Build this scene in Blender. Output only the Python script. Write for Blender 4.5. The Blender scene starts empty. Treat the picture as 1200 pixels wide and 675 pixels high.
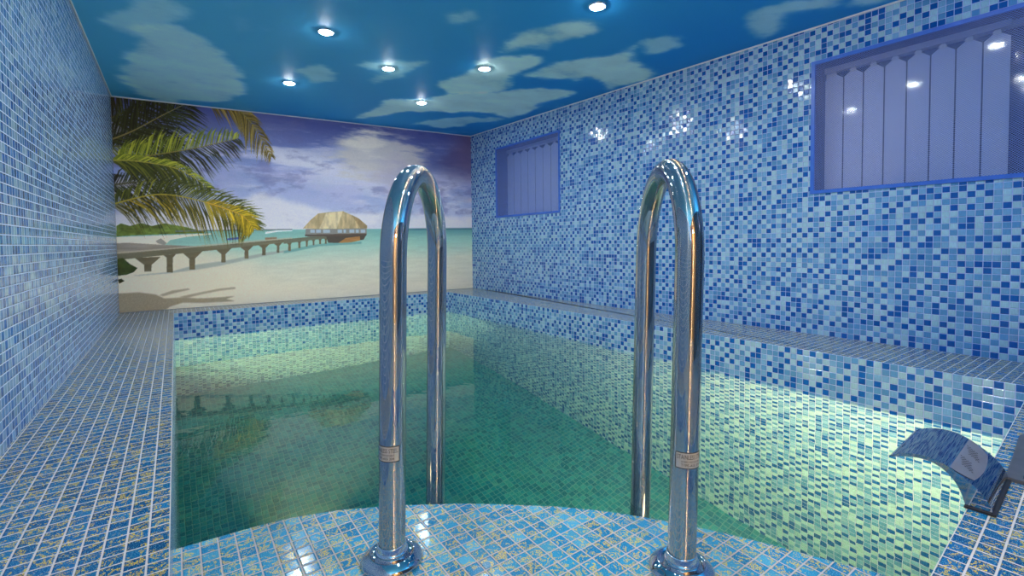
import bpy, bmesh, math, random
import numpy as np
from mathutils import Vector, Matrix

random.seed(7)
RNG = np.random.default_rng(11)
scene = bpy.context.scene
COL = scene.collection

# ------------------------------------------------------------------ camera, world, exposure
S = 0.48                       # metres per camera-height unit used while measuring
cam_data = bpy.data.cameras.new('camera')
cam_data.sensor_width = 36.0
cam_data.lens = 36.0 * 557.5 / 1200.0
cam_data.shift_y = -33.7 / 1200.0
cam_data.clip_start = 0.01
cam = bpy.data.objects.new('camera', cam_data)
COL.objects.link(cam)
_yaw, _pit, _rol = 0.6158, -0.0358, -0.011
_fw = Vector((math.sin(_yaw) * math.cos(_pit), math.cos(_yaw) * math.cos(_pit), math.sin(_pit)))
_r = Vector((math.cos(_yaw), -math.sin(_yaw), 0))
_u = _r.cross(_fw)
_R = _r * math.cos(_rol) + _u * math.sin(_rol)
_U = _u * math.cos(_rol) - _r * math.sin(_rol)
_m = Matrix(((_R.x, _U.x, -_fw.x, 0), (_R.y, _U.y, -_fw.y, 0), (_R.z, _U.z, -_fw.z, S), (0, 0, 0, 1)))
cam.matrix_world = _m
scene.camera = cam

world = bpy.data.worlds.new('world')
scene.world = world
world.use_nodes = True
world.node_tree.nodes['Background'].inputs[0].default_value = (0.5, 0.6, 0.8, 1)
world.node_tree.nodes['Background'].inputs[1].default_value = 0.05

scene.view_settings.view_transform = 'Standard'
scene.view_settings.look = 'None'
scene.view_settings.gamma = 1.0
scene.view_settings.use_curve_mapping = False
scene.view_settings.exposure = 0.1
scene.render.engine = 'CYCLES'
scene.cycles.use_denoising = True
scene.cycles.max_bounces = 10
scene.cycles.diffuse_bounces = 5
scene.cycles.glossy_bounces = 5
scene.cycles.transmission_bounces = 8
scene.cycles.transparent_max_bounces = 12
scene.cycles.sample_clamp_indirect = 4.0
scene.cycles.blur_glossy = 0.5

LAMP_POWER = 390.0             # emission strength of each ceiling downlight lens
FILL_POWER = 460.0          # two fill uplights added behind the camera
WARM_POWER = 560.0             # warm globe in the anteroom
SPOT_RIGHT, SPOT_FAR = 215.0, 900.0   # watts of the two underwater spot lamps

# ------------------------------------------------------------------ measured layout (metres, deck level = 0)
Z_WATER = -0.40 * S
Z_STEP = -0.24 * S
Z_FLOOR = -3.45 * S
X_LEFT = -0.712 * S            # left wall
X_EDGE = -0.043 * S            # left deck / pool edge
Y_BACK_L, Y_BACK_R = 9.22 * S, 9.05 * S
Y_PB = 8.62 * S                # pool side of the back ledge
Y_FRONT = -1.30 * S            # wall behind the camera
def xr(y): return S * (5.463 - 0.0157 * (y / S - 0.712))     # right wall
def xl(y): return S * (4.634 - 0.0149 * (y / S - 0.60))      # pool side of the right ledge
def yf(x): return S * (0.315 + 0.0538 * (x / S))             # pool side of the front deck
def yb(x): return Y_BACK_L + (Y_BACK_R - Y_BACK_L) * (x - X_LEFT) / (5.33 * S - X_LEFT)
def zc(x, y):                                                # ceiling
    t = (x / S + 0.71) / 6.1
    zl, zr = 2.228, 2.13 + 0.0215 * y / S
    return S * (zl + (zr - zl) * t) + S
Z_TOP = 3.45 * S               # walls run up behind the stretched ceiling

def srgb(r, g, b, k=1.0):
    def f(c):
        c /= 255.0
        return (c / 12.92 if c <= 0.04045 else ((c + 0.055) / 1.055) ** 2.4) * k
    return (f(r), f(g), f(b), 1.0)

# ------------------------------------------------------------------ mesh helpers
class MB:
    def __init__(self):
        self.v = []; self.f = []; self.uv = []; self.m = []; self.s = []
    def face(self, pts, uvs=None, mat=0, smooth=False):
        b = len(self.v)
        self.v += [tuple(p) for p in pts]
        self.f.append(tuple(range(b, b + len(pts))))
        self.uv += list(uvs) if uvs else [(0.0, 0.0)] * len(pts)
        self.m.append(mat); self.s.append(smooth)
    def grid(self, rows, mat=0, smooth=True, close=False, flip=False):
        b = len(self.v); n = len(rows[0])
        for r in rows: self.v += [tuple(p) for p in r]
        for i in range(len(rows) - 1):
            for j in range(n if close else n - 1):
                k = (j + 1) % n
                q = (b + i * n + j, b + i * n + k, b + (i + 1) * n + k, b + (i + 1) * n + j)
                self.f.append(q[::-1] if flip else q)
                self.uv += [(0, 0)] * 4; self.m.append(mat); self.s.append(smooth)
    def poly(self, idx_pts, mat=0, smooth=False):
        self.face(idx_pts, None, mat, smooth)
    def slab(self, pts, uvs, thick, mat=0, side_mat=None):
        """front face pts (counter-clockwise seen from the front) with a back thick metres behind"""
        p = [Vector(q) for q in pts]
        n = (p[1] - p[0]).cross(p[2] - p[0]).normalized()
        bk = [q - n * thick for q in p]
        self.face(p, uvs, mat)
        sm = mat if side_mat is None else side_mat
        self.face(bk[::-1], list(uvs)[::-1], sm)
        k = len(p)
        for i in range(k):
            j = (i + 1) % k
            L = (p[j] - p[i]).length
            self.face([p[i], bk[i], bk[j], p[j]], [(0, 0), (0, thick), (L, thick), (L, 0)], sm)
    def box(self, x0, x1, y0, y1, z0, z1, mat=0, M=None):
        c = [Vector((x, y, z)) for z in (z0, z1) for y in (y0, y1) for x in (x0, x1)]
        if M is not None: c = [M @ q for q in c]
        for q in ((0, 2, 3, 1), (4, 5, 7, 6), (0, 1, 5, 4), (2, 6, 7, 3), (0, 4, 6, 2), (1, 3, 7, 5)):
            a = [c[i] for i in q]
            w, h = (a[1] - a[0]).length, (a[2] - a[1]).length
            self.face(a, [(0, 0), (w, 0), (w, h), (0, h)], mat)
    def tube(self, path, rad, n=32, mat=0, caps=True):
        P = [Vector(p) for p in path]
        prev = None; rings = []
        for i, p in enumerate(P):
            t = (P[min(i + 1, len(P) - 1)] - P[max(i - 1, 0)]).normalized()
            if prev is None:
                a = Vector((1, 0, 0)) if abs(t.x) < 0.9 else Vector((0, 1, 0))
                u = (a - t * a.dot(t)).normalized()
            else:
                u = (prev - t * prev.dot(t)).normalized()
            prev = u; w = t.cross(u)
            r = rad[i] if isinstance(rad, (list, tuple)) else rad
            rings.append([p + (u * math.cos(k * 2 * math.pi / n) + w * math.sin(k * 2 * math.pi / n)) * r for k in range(n)])
        n0 = len(self.uv)
        self.grid(rings, mat, True, True)
        d = [0.0]
        for a, b in zip(P[:-1], P[1:]): d.append(d[-1] + (b - a).length)
        k = n0
        for i in range(len(P) - 1):
            for j in range(n):
                self.uv[k:k + 4] = [(d[i], j / n), (d[i], (j + 1) / n), (d[i + 1], (j + 1) / n), (d[i + 1], j / n)]; k += 4
        if caps:
            self.face(rings[0][::-1], None, mat); self.face(rings[-1], None, mat)
    def lathe(self, prof, n=48, mat=0, origin=(0, 0, 0), axis=None, smooth=True):
        """prof: list of (radius, height)"""
        M = axis or Matrix.Identity(3)
        o = Vector(origin)
        rings = [[o + M @ Vector((r * math.cos(k * 2 * math.pi / n), r * math.sin(k * 2 * math.pi / n), h)) for k in range(n)] for r, h in prof]
        self.grid(rings, mat, smooth, True)
    def build(self, name, mats, parent=None, merge=False):
        me = bpy.data.meshes.new(name)
        me.from_pydata(self.v, [], self.f)
        ul = me.uv_layers.new(name='UVMap')
        ul.data.foreach_set('uv', [c for q in self.uv for c in q])
        me.polygons.foreach_set('material_index', self.m)
        me.polygons.foreach_set('use_smooth', self.s)
        for m in (mats if isinstance(mats, (list, tuple)) else [mats]): me.materials.append(m)
        if merge:
            bm = bmesh.new(); bm.from_mesh(me)
            bmesh.ops.remove_doubles(bm, verts=bm.verts, dist=1e-6)
            bmesh.ops.recalc_face_normals(bm, faces=bm.faces)
            bm.to_mesh(me); bm.free()
        me.update()
        o = bpy.data.objects.new(name, me)
        COL.objects.link(o)
        if parent is not None: o.parent = parent
        return o

def tag(o, label=None, cat=None, group=None, kind=None):
    if label: o['label'] = label
    if cat: o['category'] = cat
    if group: o['group'] = group
    if kind: o['kind'] = kind
    return o
def struct(o): o['kind'] = 'structure'; return o
def thing(name, label, cat, loc=(0, 0, 0), group=None):
    o = bpy.data.objects.new(name, None)
    o.empty_display_size = 0.05
    COL.objects.link(o); o.location = loc
    return tag(o, label, cat, group)

# ------------------------------------------------------------------ materials
class NT:
    def __init__(self, name):
        self.mat = bpy.data.materials.new(name); self.mat.use_nodes = True
        self.t = self.mat.node_tree; self.t.nodes.clear()
        self.out = self.t.nodes.new('ShaderNodeOutputMaterial')
    def n(self, typ, **kw):
        nd = self.t.nodes.new(typ)
        for k, v in kw.items(): setattr(nd, k, v)
        return nd
    def l(self, a, b): self.t.links.new(a, b)
    def math(self, op, a, b=None, c=None, clamp=False):
        nd = self.n('ShaderNodeMath', operation=op, use_clamp=clamp)
        for i, x in enumerate((a, b, c)):
            if x is None: continue
            if isinstance(x, (int, float)): nd.inputs[i].default_value = x
            else: self.l(x, nd.inputs[i])
        return nd.outputs[0]
    def vmath(self, op, a, b=None):
        nd = self.n('ShaderNodeVectorMath', operation=op)
        for i, x in enumerate((a, b)):
            if x is None: continue
            if isinstance(x, tuple): nd.inputs[i].default_value = x
            else: self.l(x, nd.inputs[i])
        return nd
    def maprange(self, v, a, b, c=0.0, d=1.0, smooth=True):
        nd = self.n('ShaderNodeMapRange', interpolation_type='SMOOTHSTEP' if smooth else 'LINEAR')
        self.l(v, nd.inputs['Value'])
        for k, x in (('From Min', a), ('From Max', b), ('To Min', c), ('To Max', d)): nd.inputs[k].default_value = x
        return nd.outputs['Result']
    def mix(self, fac, a, b, blend='MIX'):
        nd = self.n('ShaderNodeMix', data_type='RGBA', blend_type=blend)
        if isinstance(fac, (int, float)): nd.inputs['Factor'].default_value = fac
        else: self.l(fac, nd.inputs['Factor'])
        for key, x in ((6, a), (7, b)):
            if isinstance(x, tuple): nd.inputs[key].default_value = x
            else: self.l(x, nd.inputs[key])
        return nd.outputs[2]
    def ramp(self, fac, stops, interp='CONSTANT'):
        nd = self.n('ShaderNodeValToRGB')
        cr = nd.color_ramp; cr.interpolation = interp
        while len(cr.elements) > 1: cr.elements.remove(cr.elements[-1])
        cr.elements[0].position, cr.elements[0].color = stops[0]
        for p, c in stops[1:]:
            e = cr.elements.new(p); e.color = c
        self.l(fac, nd.inputs[0])
        return nd.outputs[0]
    def principled(self, base=None, rough=0.5, metal=0.0, spec=0.5, normal=None):
        b = self.n('ShaderNodeBsdfPrincipled')
        for key, x in (('Base Color', base), ('Roughness', rough), ('Metallic', metal), ('Specular IOR Level', spec)):
            if x is None: continue
            if isinstance(x, (int, float, tuple)): b.inputs[key].default_value = x
            else: self.l(x, b.inputs[key])
        if normal is not None: self.l(normal, b.inputs['Normal'])
        self.l(b.outputs[0], self.out.inputs['Surface'])
        return b

def mosaic(name, pitch, stops, grout, gw=0.05, rough=0.12, tilt=0.35, fleck=0.0, streak=0.0, jitter=0.25, spec=0.5, fleck_cols=None, gh=0.9, dark=None, even=None, fleck_lo=0.52):
    t = NT(name)
    uv = t.n('ShaderNodeTexCoord').outputs['UV']
    sc = t.vmath('SCALE', uv); sc.inputs['Scale'].default_value = 1.0 / pitch
    s = t.vmath('ADD', sc.outputs[0], (0.0003, 0.0003, 0)).outputs[0]
    cell = t.vmath('FLOOR', s).outputs[0]
    fr = t.vmath('FRACTION', s).outputs[0]
    wn = t.n('ShaderNodeTexWhiteNoise', noise_dimensions='2D'); t.l(cell, wn.inputs['Vector'])
    cell2 = t.vmath('ADD', cell, (37.5, 11.5, 0)).outputs[0]
    wn2 = t.n('ShaderNodeTexWhiteNoise', noise_dimensions='2D'); t.l(cell2, wn2.inputs['Vector'])
    tone = t.ramp(wn.outputs['Value'], stops)
    if dark is not None:                       # one dark tile in nearly every block of four, its corner drawn at random
        half = t.vmath('SCALE', cell); half.inputs['Scale'].default_value = 0.5
        blk = t.vmath('FLOOR', t.vmath('ADD', half.outputs[0], (0.01, 0.01, 0)).outputs[0]).outputs[0]
        wb = t.n('ShaderNodeTexWhiteNoise', noise_dimensions='2D'); t.l(t.vmath('ADD', blk, (91.5, 17.5, 0)).outputs[0], wb.inputs['Vector'])
        sc_ = t.n('ShaderNodeSeparateXYZ'); t.l(cell, sc_.inputs[0])
        idx = t.math('ADD', t.math('FLOORED_MODULO', sc_.outputs[0], 2.0), t.math('MULTIPLY', t.math('FLOORED_MODULO', sc_.outputs[1], 2.0), 2.0))
        pick = t.math('MULTIPLY', t.math('GREATER_THAN', wb.outputs['Value'], 0.5), 3.0)
        par = t.math('FLOORED_MODULO', t.math('ADD', sc_.outputs[0], sc_.outputs[1]), 2.0)
        tone = t.mix(t.math('GREATER_THAN', par, 0.5), t.ramp(wn.outputs['Value'], even), tone)
        tone = t.mix(t.math('COMPARE', idx, pick, 0.25), tone, dark)
    sep = t.n('ShaderNodeSeparateXYZ'); t.l(fr, sep.inputs[0])
    ex = t.math('MINIMUM', sep.outputs[0], t.math('SUBTRACT', 1.0, sep.outputs[0]))
    ey = t.math('MINIMUM', sep.outputs[1], t.math('SUBTRACT', 1.0, sep.outputs[1]))
    e = t.math('MINIMUM', ex, ey)
    mask = t.maprange(e, gw * 0.75, gw * 1.25)
    rs = t.n('ShaderNodeSeparateColor'); t.l(wn2.outputs['Color'], rs.inputs[0])
    val = t.math('ADD', t.math('MULTIPLY', t.math('SUBTRACT', rs.outputs[0], 0.5), jitter), 1.0)
    hs = t.n('ShaderNodeHueSaturation'); t.l(tone, hs.inputs['Color']); t.l(val, hs.inputs['Value'])
    col = hs.outputs[0]
    if streak > 0:
        mp = t.vmath('MULTIPLY', s, (9.0, 1.2, 1.0)).outputs[0]
        nz = t.n('ShaderNodeTexNoise', noise_dimensions='2D'); t.l(mp, nz.inputs['Vector'])
        nz.inputs['Scale'].default_value = 1.0; nz.inputs['Detail'].default_value = 2.0
        f2 = t.maprange(nz.outputs[0], 0.3, 0.7, 1.0 - streak, 1.0 + streak, False)
        hs2 = t.n('ShaderNodeHueSaturation'); t.l(col, hs2.inputs['Color']); t.l(f2, hs2.inputs['Value']); col = hs2.outputs[0]
    if fleck > 0:
        n1 = t.n('ShaderNodeTexNoise', noise_dimensions='2D'); t.l(s, n1.inputs['Vector'])
        n1.inputs['Scale'].default_value = 13.0; n1.inputs['Detail'].default_value = 3.0; n1.inputs['Roughness'].default_value = 0.75
        off = t.vmath('MULTIPLY', wn2.outputs['Color'], (40.0, 40.0, 0)).outputs[0]
        n2 = t.n('ShaderNodeTexNoise', noise_dimensions='2D'); t.l(t.vmath('ADD', s, off).outputs[0], n2.inputs['Vector'])
        n2.inputs['Scale'].default_value = 1.7; n2.inputs['Detail'].default_value = 2.0; n2.inputs['Distortion'].default_value = 1.5
        a = t.maprange(n1.outputs[0], 0.49, 0.53)
        b = t.maprange(n2.outputs[0], fleck_lo, fleck_lo + 0.06)
        fm = t.math('MULTIPLY', t.math('MULTIPLY', a, b), fleck)
        fc = t.mix(t.maprange(n1.outputs[0], 0.50, 0.62), fleck_cols[0], fleck_cols[1])
        n3 = t.n('ShaderNodeTexNoise', noise_dimensions='2D'); t.l(s, n3.inputs['Vector'])
        n3.inputs['Scale'].default_value = 16.0; n3.inputs['Detail'].default_value = 2.0
        col = t.mix(t.maprange(n3.outputs[0], 0.56, 0.68, 0.0, 0.55), col, fleck_cols[2])
        col = t.mix(fm, col, fc)
    base = t.mix(mask, grout, col)
    rg = t.maprange(mask, 0.0, 1.0, 0.7, rough, False)
    # dished glass tiles, each set at its own slight tilt
    hgt = t.maprange(e, gw * 0.6, gw * 2.6, 0.0, gh)
    c2 = t.vmath('SUBTRACT', wn2.outputs['Color'], (0.5, 0.5, 0.5)).outputs[0]
    c3 = t.vmath('SUBTRACT', fr, (0.5, 0.5, 0)).outputs[0]
    dt = t.n('ShaderNodeVectorMath', operation='DOT_PRODUCT'); t.l(c2, dt.inputs[0]); t.l(c3, dt.inputs[1])
    hgt = t.math('ADD', hgt, t.math('MULTIPLY', dt.outputs['Value'], tilt))
    bp = t.n('ShaderNodeBump'); bp.inputs['Strength'].default_value = 1.0; bp.inputs['Distance'].default_value = pitch * 0.06
    t.l(hgt, bp.inputs['Height'])
    t.principled(base, rg, 0.0, spec, bp.outputs[0])
    return t.mat

def plain(name, col, rough=0.5, metal=0.0, spec=0.5, noise=0.0, nscale=40.0, bump=0.0):
    t = NT(name)
    base = col; nrm = None
    if noise > 0 or bump > 0:
        tc = t.n('ShaderNodeTexCoord').outputs['Object']
        nz = t.n('ShaderNodeTexNoise'); t.l(tc, nz.inputs['Vector'])
        nz.inputs['Scale'].default_value = nscale; nz.inputs['Detail'].default_value = 4.0
        if noise > 0:
            f = t.maprange(nz.outputs[0], 0.3, 0.7, 1 - noise, 1 + noise, False)
            hs = t.n('ShaderNodeHueSaturation'); hs.inputs['Color'].default_value = col; t.l(f, hs.inputs['Value']); base = hs.outputs[0]
        if bump > 0:
            bp = t.n('ShaderNodeBump'); bp.inputs['Strength'].default_value = bump; bp.inputs['Distance'].default_value = 0.002
            t.l(nz.outputs[0], bp.inputs['Height']); nrm = bp.outputs[0]
    t.principled(base, rough, metal, spec, nrm)
    return t.mat

def emission(name, col, strength):
    t = NT(name)
    e = t.n('ShaderNodeEmission'); e.inputs[0].default_value = col; e.inputs[1].default_value = strength
    t.l(e.outputs[0], t.out.inputs['Surface'])
    return t.mat

TP = 0.0256                    # wall mosaic pitch
DP = 0.0288                    # deck mosaic pitch
GROUT = srgb(196, 200, 232)
DK, MD, M2, LT = srgb(14, 84, 168), srgb(84, 142, 198), srgb(112, 164, 212), srgb(152, 194, 220)
M_wall = mosaic('blue glass mosaic', TP, [(0.0, DK), (0.05, MD), (0.18, M2), (0.42, LT)],
    srgb(170, 188, 238), gw=0.045, rough=0.10, tilt=0.8, streak=0.08, jitter=0.14, dark=DK,
    even=[(0.0, MD), (0.62, M2), (0.86, LT)])
M_left = mosaic('streaky blue glass mosaic', TP,
    [(0.0, srgb(46, 108, 180)), (0.34, srgb(92, 144, 200)), (0.60, srgb(128, 170, 214)), (0.80, srgb(142, 180, 208))],
    srgb(196, 212, 240), gw=0.055, rough=0.12, tilt=0.5, streak=0.22, jitter=0.2)
FL = (srgb(206, 170, 16), srgb(250, 226, 56), srgb(120, 206, 236))
M_deck = mosaic('gold flecked deep blue mosaic', DP,
    [(0.0, srgb(6, 90, 150)), (0.5, srgb(4, 76, 132)), (0.8, srgb(16, 104, 160))],
    srgb(206, 206, 208), gw=0.048, rough=0.16, tilt=0.3, fleck=1.0, jitter=0.3, spec=0.32, fleck_cols=FL)
M_step = mosaic('gold flecked lit blue mosaic', 0.0300,  # paler than the deck: lamp brightness on the step painted into the tiles
    [(0.0, srgb(46, 142, 188)), (0.5, srgb(34, 126, 178)), (0.8, srgb(78, 162, 200))],
    srgb(190, 184, 184), gw=0.045, rough=0.14, tilt=0.3, fleck=1.0, jitter=0.3, spec=0.32, fleck_lo=0.505, fleck_cols=FL)
M_pool = mosaic('teal pool floor mosaic', DP,
    [(0.0, srgb(28, 130, 162)), (0.4, srgb(20, 112, 150)), (0.75, srgb(48, 140, 164))],
    srgb(104, 154, 172), gw=0.05, rough=0.3, tilt=0.2, jitter=0.25, spec=0.3)
M_front = plain('dark slate paint', srgb(46, 44, 62), 0.5, noise=0.1)
M_blue = plain('blue gloss paint', srgb(52, 104, 206), 0.3, noise=0.06)
M_reveal = plain('dark blue reveal paint', srgb(14, 26, 86), 0.5, noise=0.1)
M_chrome = plain('polished stainless steel', (0.62, 0.61, 0.62, 1), 0.04, 1.0)
def brushed_chrome(name, col):
    t = NT(name)
    tg = t.n('ShaderNodeTangent', direction_type='UV_MAP', uv_map='UVMap')
    uv = t.n('ShaderNodeTexCoord').outputs['UV']
    nz = t.n('ShaderNodeTexNoise'); t.l(uv, nz.inputs['Vector']); nz.inputs['Scale'].default_value = 60.0
    rg = t.maprange(nz.outputs[0], 0.3, 0.7, 0.26, 0.32, False)
    a = t.n('ShaderNodeBsdfAnisotropic'); a.inputs['Color'].default_value = col; t.l(rg, a.inputs['Roughness'])
    a.inputs['Anisotropy'].default_value = 0.95; a.inputs['Rotation'].default_value = 0.25; t.l(tg.outputs[0], a.inputs['Tangent'])
    g = t.n('ShaderNodeBsdfGlossy'); g.inputs['Color'].default_value = col; g.inputs['Roughness'].default_value = 0.03
    mx = t.n('ShaderNodeMixShader'); mx.inputs[0].default_value = 0.40
    t.l(g.outputs[0], mx.inputs[1]); t.l(a.outputs[0], mx.inputs[2]); t.l(mx.outputs[0], t.out.inputs['Surface'])
    return t.mat
M_tube = brushed_chrome('ring polished steel tube', (0.60, 0.585, 0.585, 1))
M_spout = plain('dark mirror chrome', (0.42, 0.43, 0.48, 1), 0.05, 1.0)
M_chrome_soft = plain('spun stainless steel', (0.74, 0.74, 0.78, 1), 0.14, 1.0)
M_dark_steel = plain('brushed grey steel', (0.16, 0.16, 0.18, 1), 0.4, 0.6, noise=0.1)
M_white = plain('white trim plastic', srgb(214, 220, 232), 0.4, noise=0.04)
M_black = plain('black ink', srgb(14, 14, 18), 0.5, noise=0.05)
M_label = plain('silver label foil', srgb(186, 186, 182), 0.5, 0.0, noise=0.04)
M_blind = plain('pale lilac blind fabric', srgb(216, 226, 252), 0.7, noise=0.06, nscale=120)
M_hole = plain('drain dark grey', srgb(40, 42, 52), 0.6, noise=0.05)  # dark grey for drain tray, spout base plate and badge dots
# ------------------------------------------------------------------ painted pictures (mural and ceiling print)
def vnoise(h, w, fy, fx, seed):
    r = np.random.default_rng(seed)
    gh, gw = int(fy) + 3, int(fx) + 3
    g = r.random((gh, gw))
    y = np.linspace(0, fy, h); x = np.linspace(0, fx, w)
    y0 = y.astype(int); x0 = x.astype(int)
    ty = y - y0; tx = x - x0
    ty = ty * ty * (3 - 2 * ty); tx = tx * tx * (3 - 2 * tx)
    a = g[y0][:, x0]; b = g[y0][:, x0 + 1]; c = g[y0 + 1][:, x0]; d = g[y0 + 1][:, x0 + 1]
    ty = ty[:, None]; tx = tx[None, :]
    return (a * (1 - tx) + b * tx) * (1 - ty) + (c * (1 - tx) + d * tx) * ty
def fbm(h, w, fy, fx, seed, octs=5, gain=0.5):
    s = np.zeros((h, w)); amp = 1.0; tot = 0.0
    for o in range(octs):
        s += amp * vnoise(h, w, fy * 2 ** o, fx * 2 ** o, seed + 31 * o); tot += amp; amp *= gain
    return s / tot
def sstep(a, b, x):
    t = np.clip((x - a) / (b - a), 0, 1)
    return t * t * (3 - 2 * t)
def blur(a, n):
    if n < 1: return a
    for ax in (0, 1):
        p = [(0, 0), (0, 0)]; p[ax] = (n + 1, n)
        c = np.cumsum(np.pad(a, p, mode='edge'), axis=ax)
        k = 2 * n + 1
        a = (np.take(c, range(k, c.shape[ax]), axis=ax) - np.take(c, range(0, c.shape[ax] - k), axis=ax)) / k
    return a
def inside(px, py, poly):
    r = np.zeros(np.broadcast(px, py).shape, bool)
    n = len(poly)
    for i in range(n):
        x1, y1 = poly[i]; x2, y2 = poly[(i + 1) % n]
        if y1 == y2: continue
        r ^= ((y1 > py) != (y2 > py)) & (px < (x2 - x1) * (py - y1) / (y2 - y1) + x1)
    return r
class Canvas:
    """a picture laid out in (u right, v up), 0..1"""
    def __init__(self, w, h):
        self.w, self.h = w, h
        self.u = ((np.arange(w) + 0.5) / w)[None, :] * np.ones((h, 1))
        self.v = ((np.arange(h) + 0.5) / h)[:, None] * np.ones((1, w))
        self.c = np.zeros((h, w, 3))
    def mask(self, poly, soft=0):
        us = [p[0] for p in poly]; vs = [p[1] for p in poly]
        x0 = max(0, int(min(us) * self.w) - 1); x1 = min(self.w, int(max(us) * self.w) + 2)
        y0 = max(0, int(min(vs) * self.h) - 1); y1 = min(self.h, int(max(vs) * self.h) + 2)
        m = np.zeros((self.h, self.w))
        if x1 <= x0 or y1 <= y0: return m, (slice(0, 0), slice(0, 0))
        sl = (slice(y0, y1), slice(x0, x1))
        acc = 0
        for oy in (-0.25, 0.25):
            for ox in (-0.25, 0.25):
                acc = acc + inside(self.u[sl] + ox / self.w, self.v[sl] + oy / self.h, poly)
        m[sl] = acc / 4.0
        if soft: m = blur(m, soft); sl = (slice(0, self.h), slice(0, self.w))
        return m, sl
    def fill(self, poly, col, soft=0, alpha=1.0, tex=None):
        m, sl = self.mask(poly, soft)
        a = (m[sl] * alpha)[..., None]
        c = np.array(col, float)
        c = c[None, None, :] * (tex[sl][..., None] if tex is not None else 1.0)
        self.c[sl] = self.c[sl] * (1 - a) + c * a
    def over(self, m, col):
        self.c = self.c * (1 - m[..., None]) + np.array(col, float) * m[..., None]
    def linear(self):
        c = np.clip(self.c / 255.0, 0, 1)
        return np.where(c <= 0.04045, c / 12.92, ((c + 0.055) / 1.055) ** 2.4)

CLOUDS = [
   [(-0.217,3.399),(-0.126,3.057),(0.032,2.907),(0.161,3.018),(0.286,3.223),(0.41,3.529),(0.413,3.846),(0.293,4.215),(0.006,4.387),(-0.235,4.265),(-0.226,3.799)],
   [(-0.246,3.024),(-0.14,2.753),(0.032,2.565),(0.042,2.801),(-0.113,3.146),(-0.232,3.15)],
   [(0.67,3.209),(0.736,3.059),(0.899,3.336),(0.831,3.467),(0.726,3.407)],
   [(1.564,3.079),(1.572,2.784),(1.505,2.507),(1.562,2.27),(1.806,2.281),(1.876,2.514),(1.999,2.761),(1.833,2.998),(1.683,3.176)],
   [(1.931,2.476),(1.899,2.216),(1.983,1.944),(2.061,1.813),(2.209,1.878),(2.432,1.947),(2.592,2.182),(2.55,2.377),(2.268,2.303),(2.026,2.451)],
   [(1.298,4.151),(1.333,3.74),(1.429,3.45),(1.61,3.387),(1.766,3.068),(2.117,2.656),(2.399,2.558),(2.358,2.856),(2.484,3.142),(2.429,3.541),(2.218,3.424),(1.933,3.577),(1.612,3.718),(1.456,4.089)],
   [(1.489,2.145),(1.496,1.957),(1.507,1.82),(1.652,1.619),(1.737,1.668),(1.702,1.837),(1.719,2.041),(1.592,2.13)],
   [(1.005,1.898),(1.143,1.801),(1.182,1.909),(1.136,2.003)],
   [(2.047,1.723),(2.008,1.544),(2.251,1.577),(2.297,1.72),(2.219,1.776)],
   [(0.92,2.937),(1.06,2.742),(1.224,2.566),(1.215,2.925),(1.163,3.121)],
   [(1.763,4.166),(2.112,3.6),(2.46,3.56),(2.195,4.065)],
   [(2.363,1.401),(2.154,1.227),(2.233,1.118),(2.298,1.002),(2.325,0.918),(2.444,1.047),(2.322,1.224),(2.478,1.292),(2.448,1.379)],
   [(2.486,0.974),(2.402,0.843),(2.479,0.717),(2.566,0.834),(2.568,0.934)],
   [(0.293,2.145),(0.472,1.821),(0.725,1.644),(0.788,1.879),(0.544,2.113)],
   [(1.28,1.252),(1.456,0.955),(1.78,0.893),(1.758,1.153),(1.511,1.293)],
]
LAMPS = [(0.653, 2.526), (0.654, 3.474), (1.102, 2.851), (1.587, 3.43), (1.592, 2.519), (1.587, 1.554)]
FR1 = [(-0.0081,0.7954),(0.0422,0.8522),(0.0997,0.9341),(0.1548,1.0076)]
FR2 = [(0.0038,0.6983),(0.0684,0.7372),(0.167,0.7901),(0.2686,0.8568)]
FR3 = [(-0.005,0.7075),(0.0493,0.7099),(0.1304,0.6825),(0.2007,0.5944)]
FR4 = [(-0.0081,0.5033),(0.0896,0.5577),(0.1893,0.5253),(0.2693,0.4654),(0.2994,0.3949)]
FR5 = [(0.1909,1.0391),(0.2543,1.0213),(0.3031,0.9396),(0.3502,0.7758)]
FR6 = [(-0.0084,0.7694),(0.0366,0.7823),(0.0931,0.8028),(0.1318,0.782)]
FR7 = [(-0.0111,0.592),(0.0294,0.6064),(0.081,0.6222),(0.1293,0.605)]
FR8 = [(-0.0066,0.8942),(0.0252,0.9328),(0.0626,0.9842),(0.101,1.0263)]
TREES = [(0.0007,0.3561),(0.0015,0.4054),(0.0104,0.4179),(0.0279,0.4057),(0.0497,0.4202),(0.0714,0.4062),(0.0978,0.4193),(0.1167,0.411),(0.1437,0.4009),(0.1692,0.3853),(0.1832,0.3791),(0.1831,0.3711),(0.097,0.3663),(0.0237,0.36)]
BEACH = [(-0.0011,0.3536),(0.1994,0.3693),(0.1994,0.3648),(0.143,0.3521),(0.108,0.3378),(0.0962,0.3123),(-0.0019,0.2944)]
JETTY_L = [(-0.0015,0.3257),(0.0232,0.3268),(0.0963,0.3149),(0.1822,0.3037),(0.1821,0.2913),(0.0584,0.2711),(-0.0026,0.2533)]
JETTY_B = [(-0.0005,0.2762),(0.1741,0.3031),(0.3993,0.3396),(0.3991,0.3223),(0.1819,0.2806),(0.0026,0.248)]
JETTY_B2 = [(0.3765,0.3352),(0.449,0.3487),(0.5047,0.3541),(0.5046,0.3401),(0.4488,0.3291),(0.3762,0.3113)]
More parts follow.
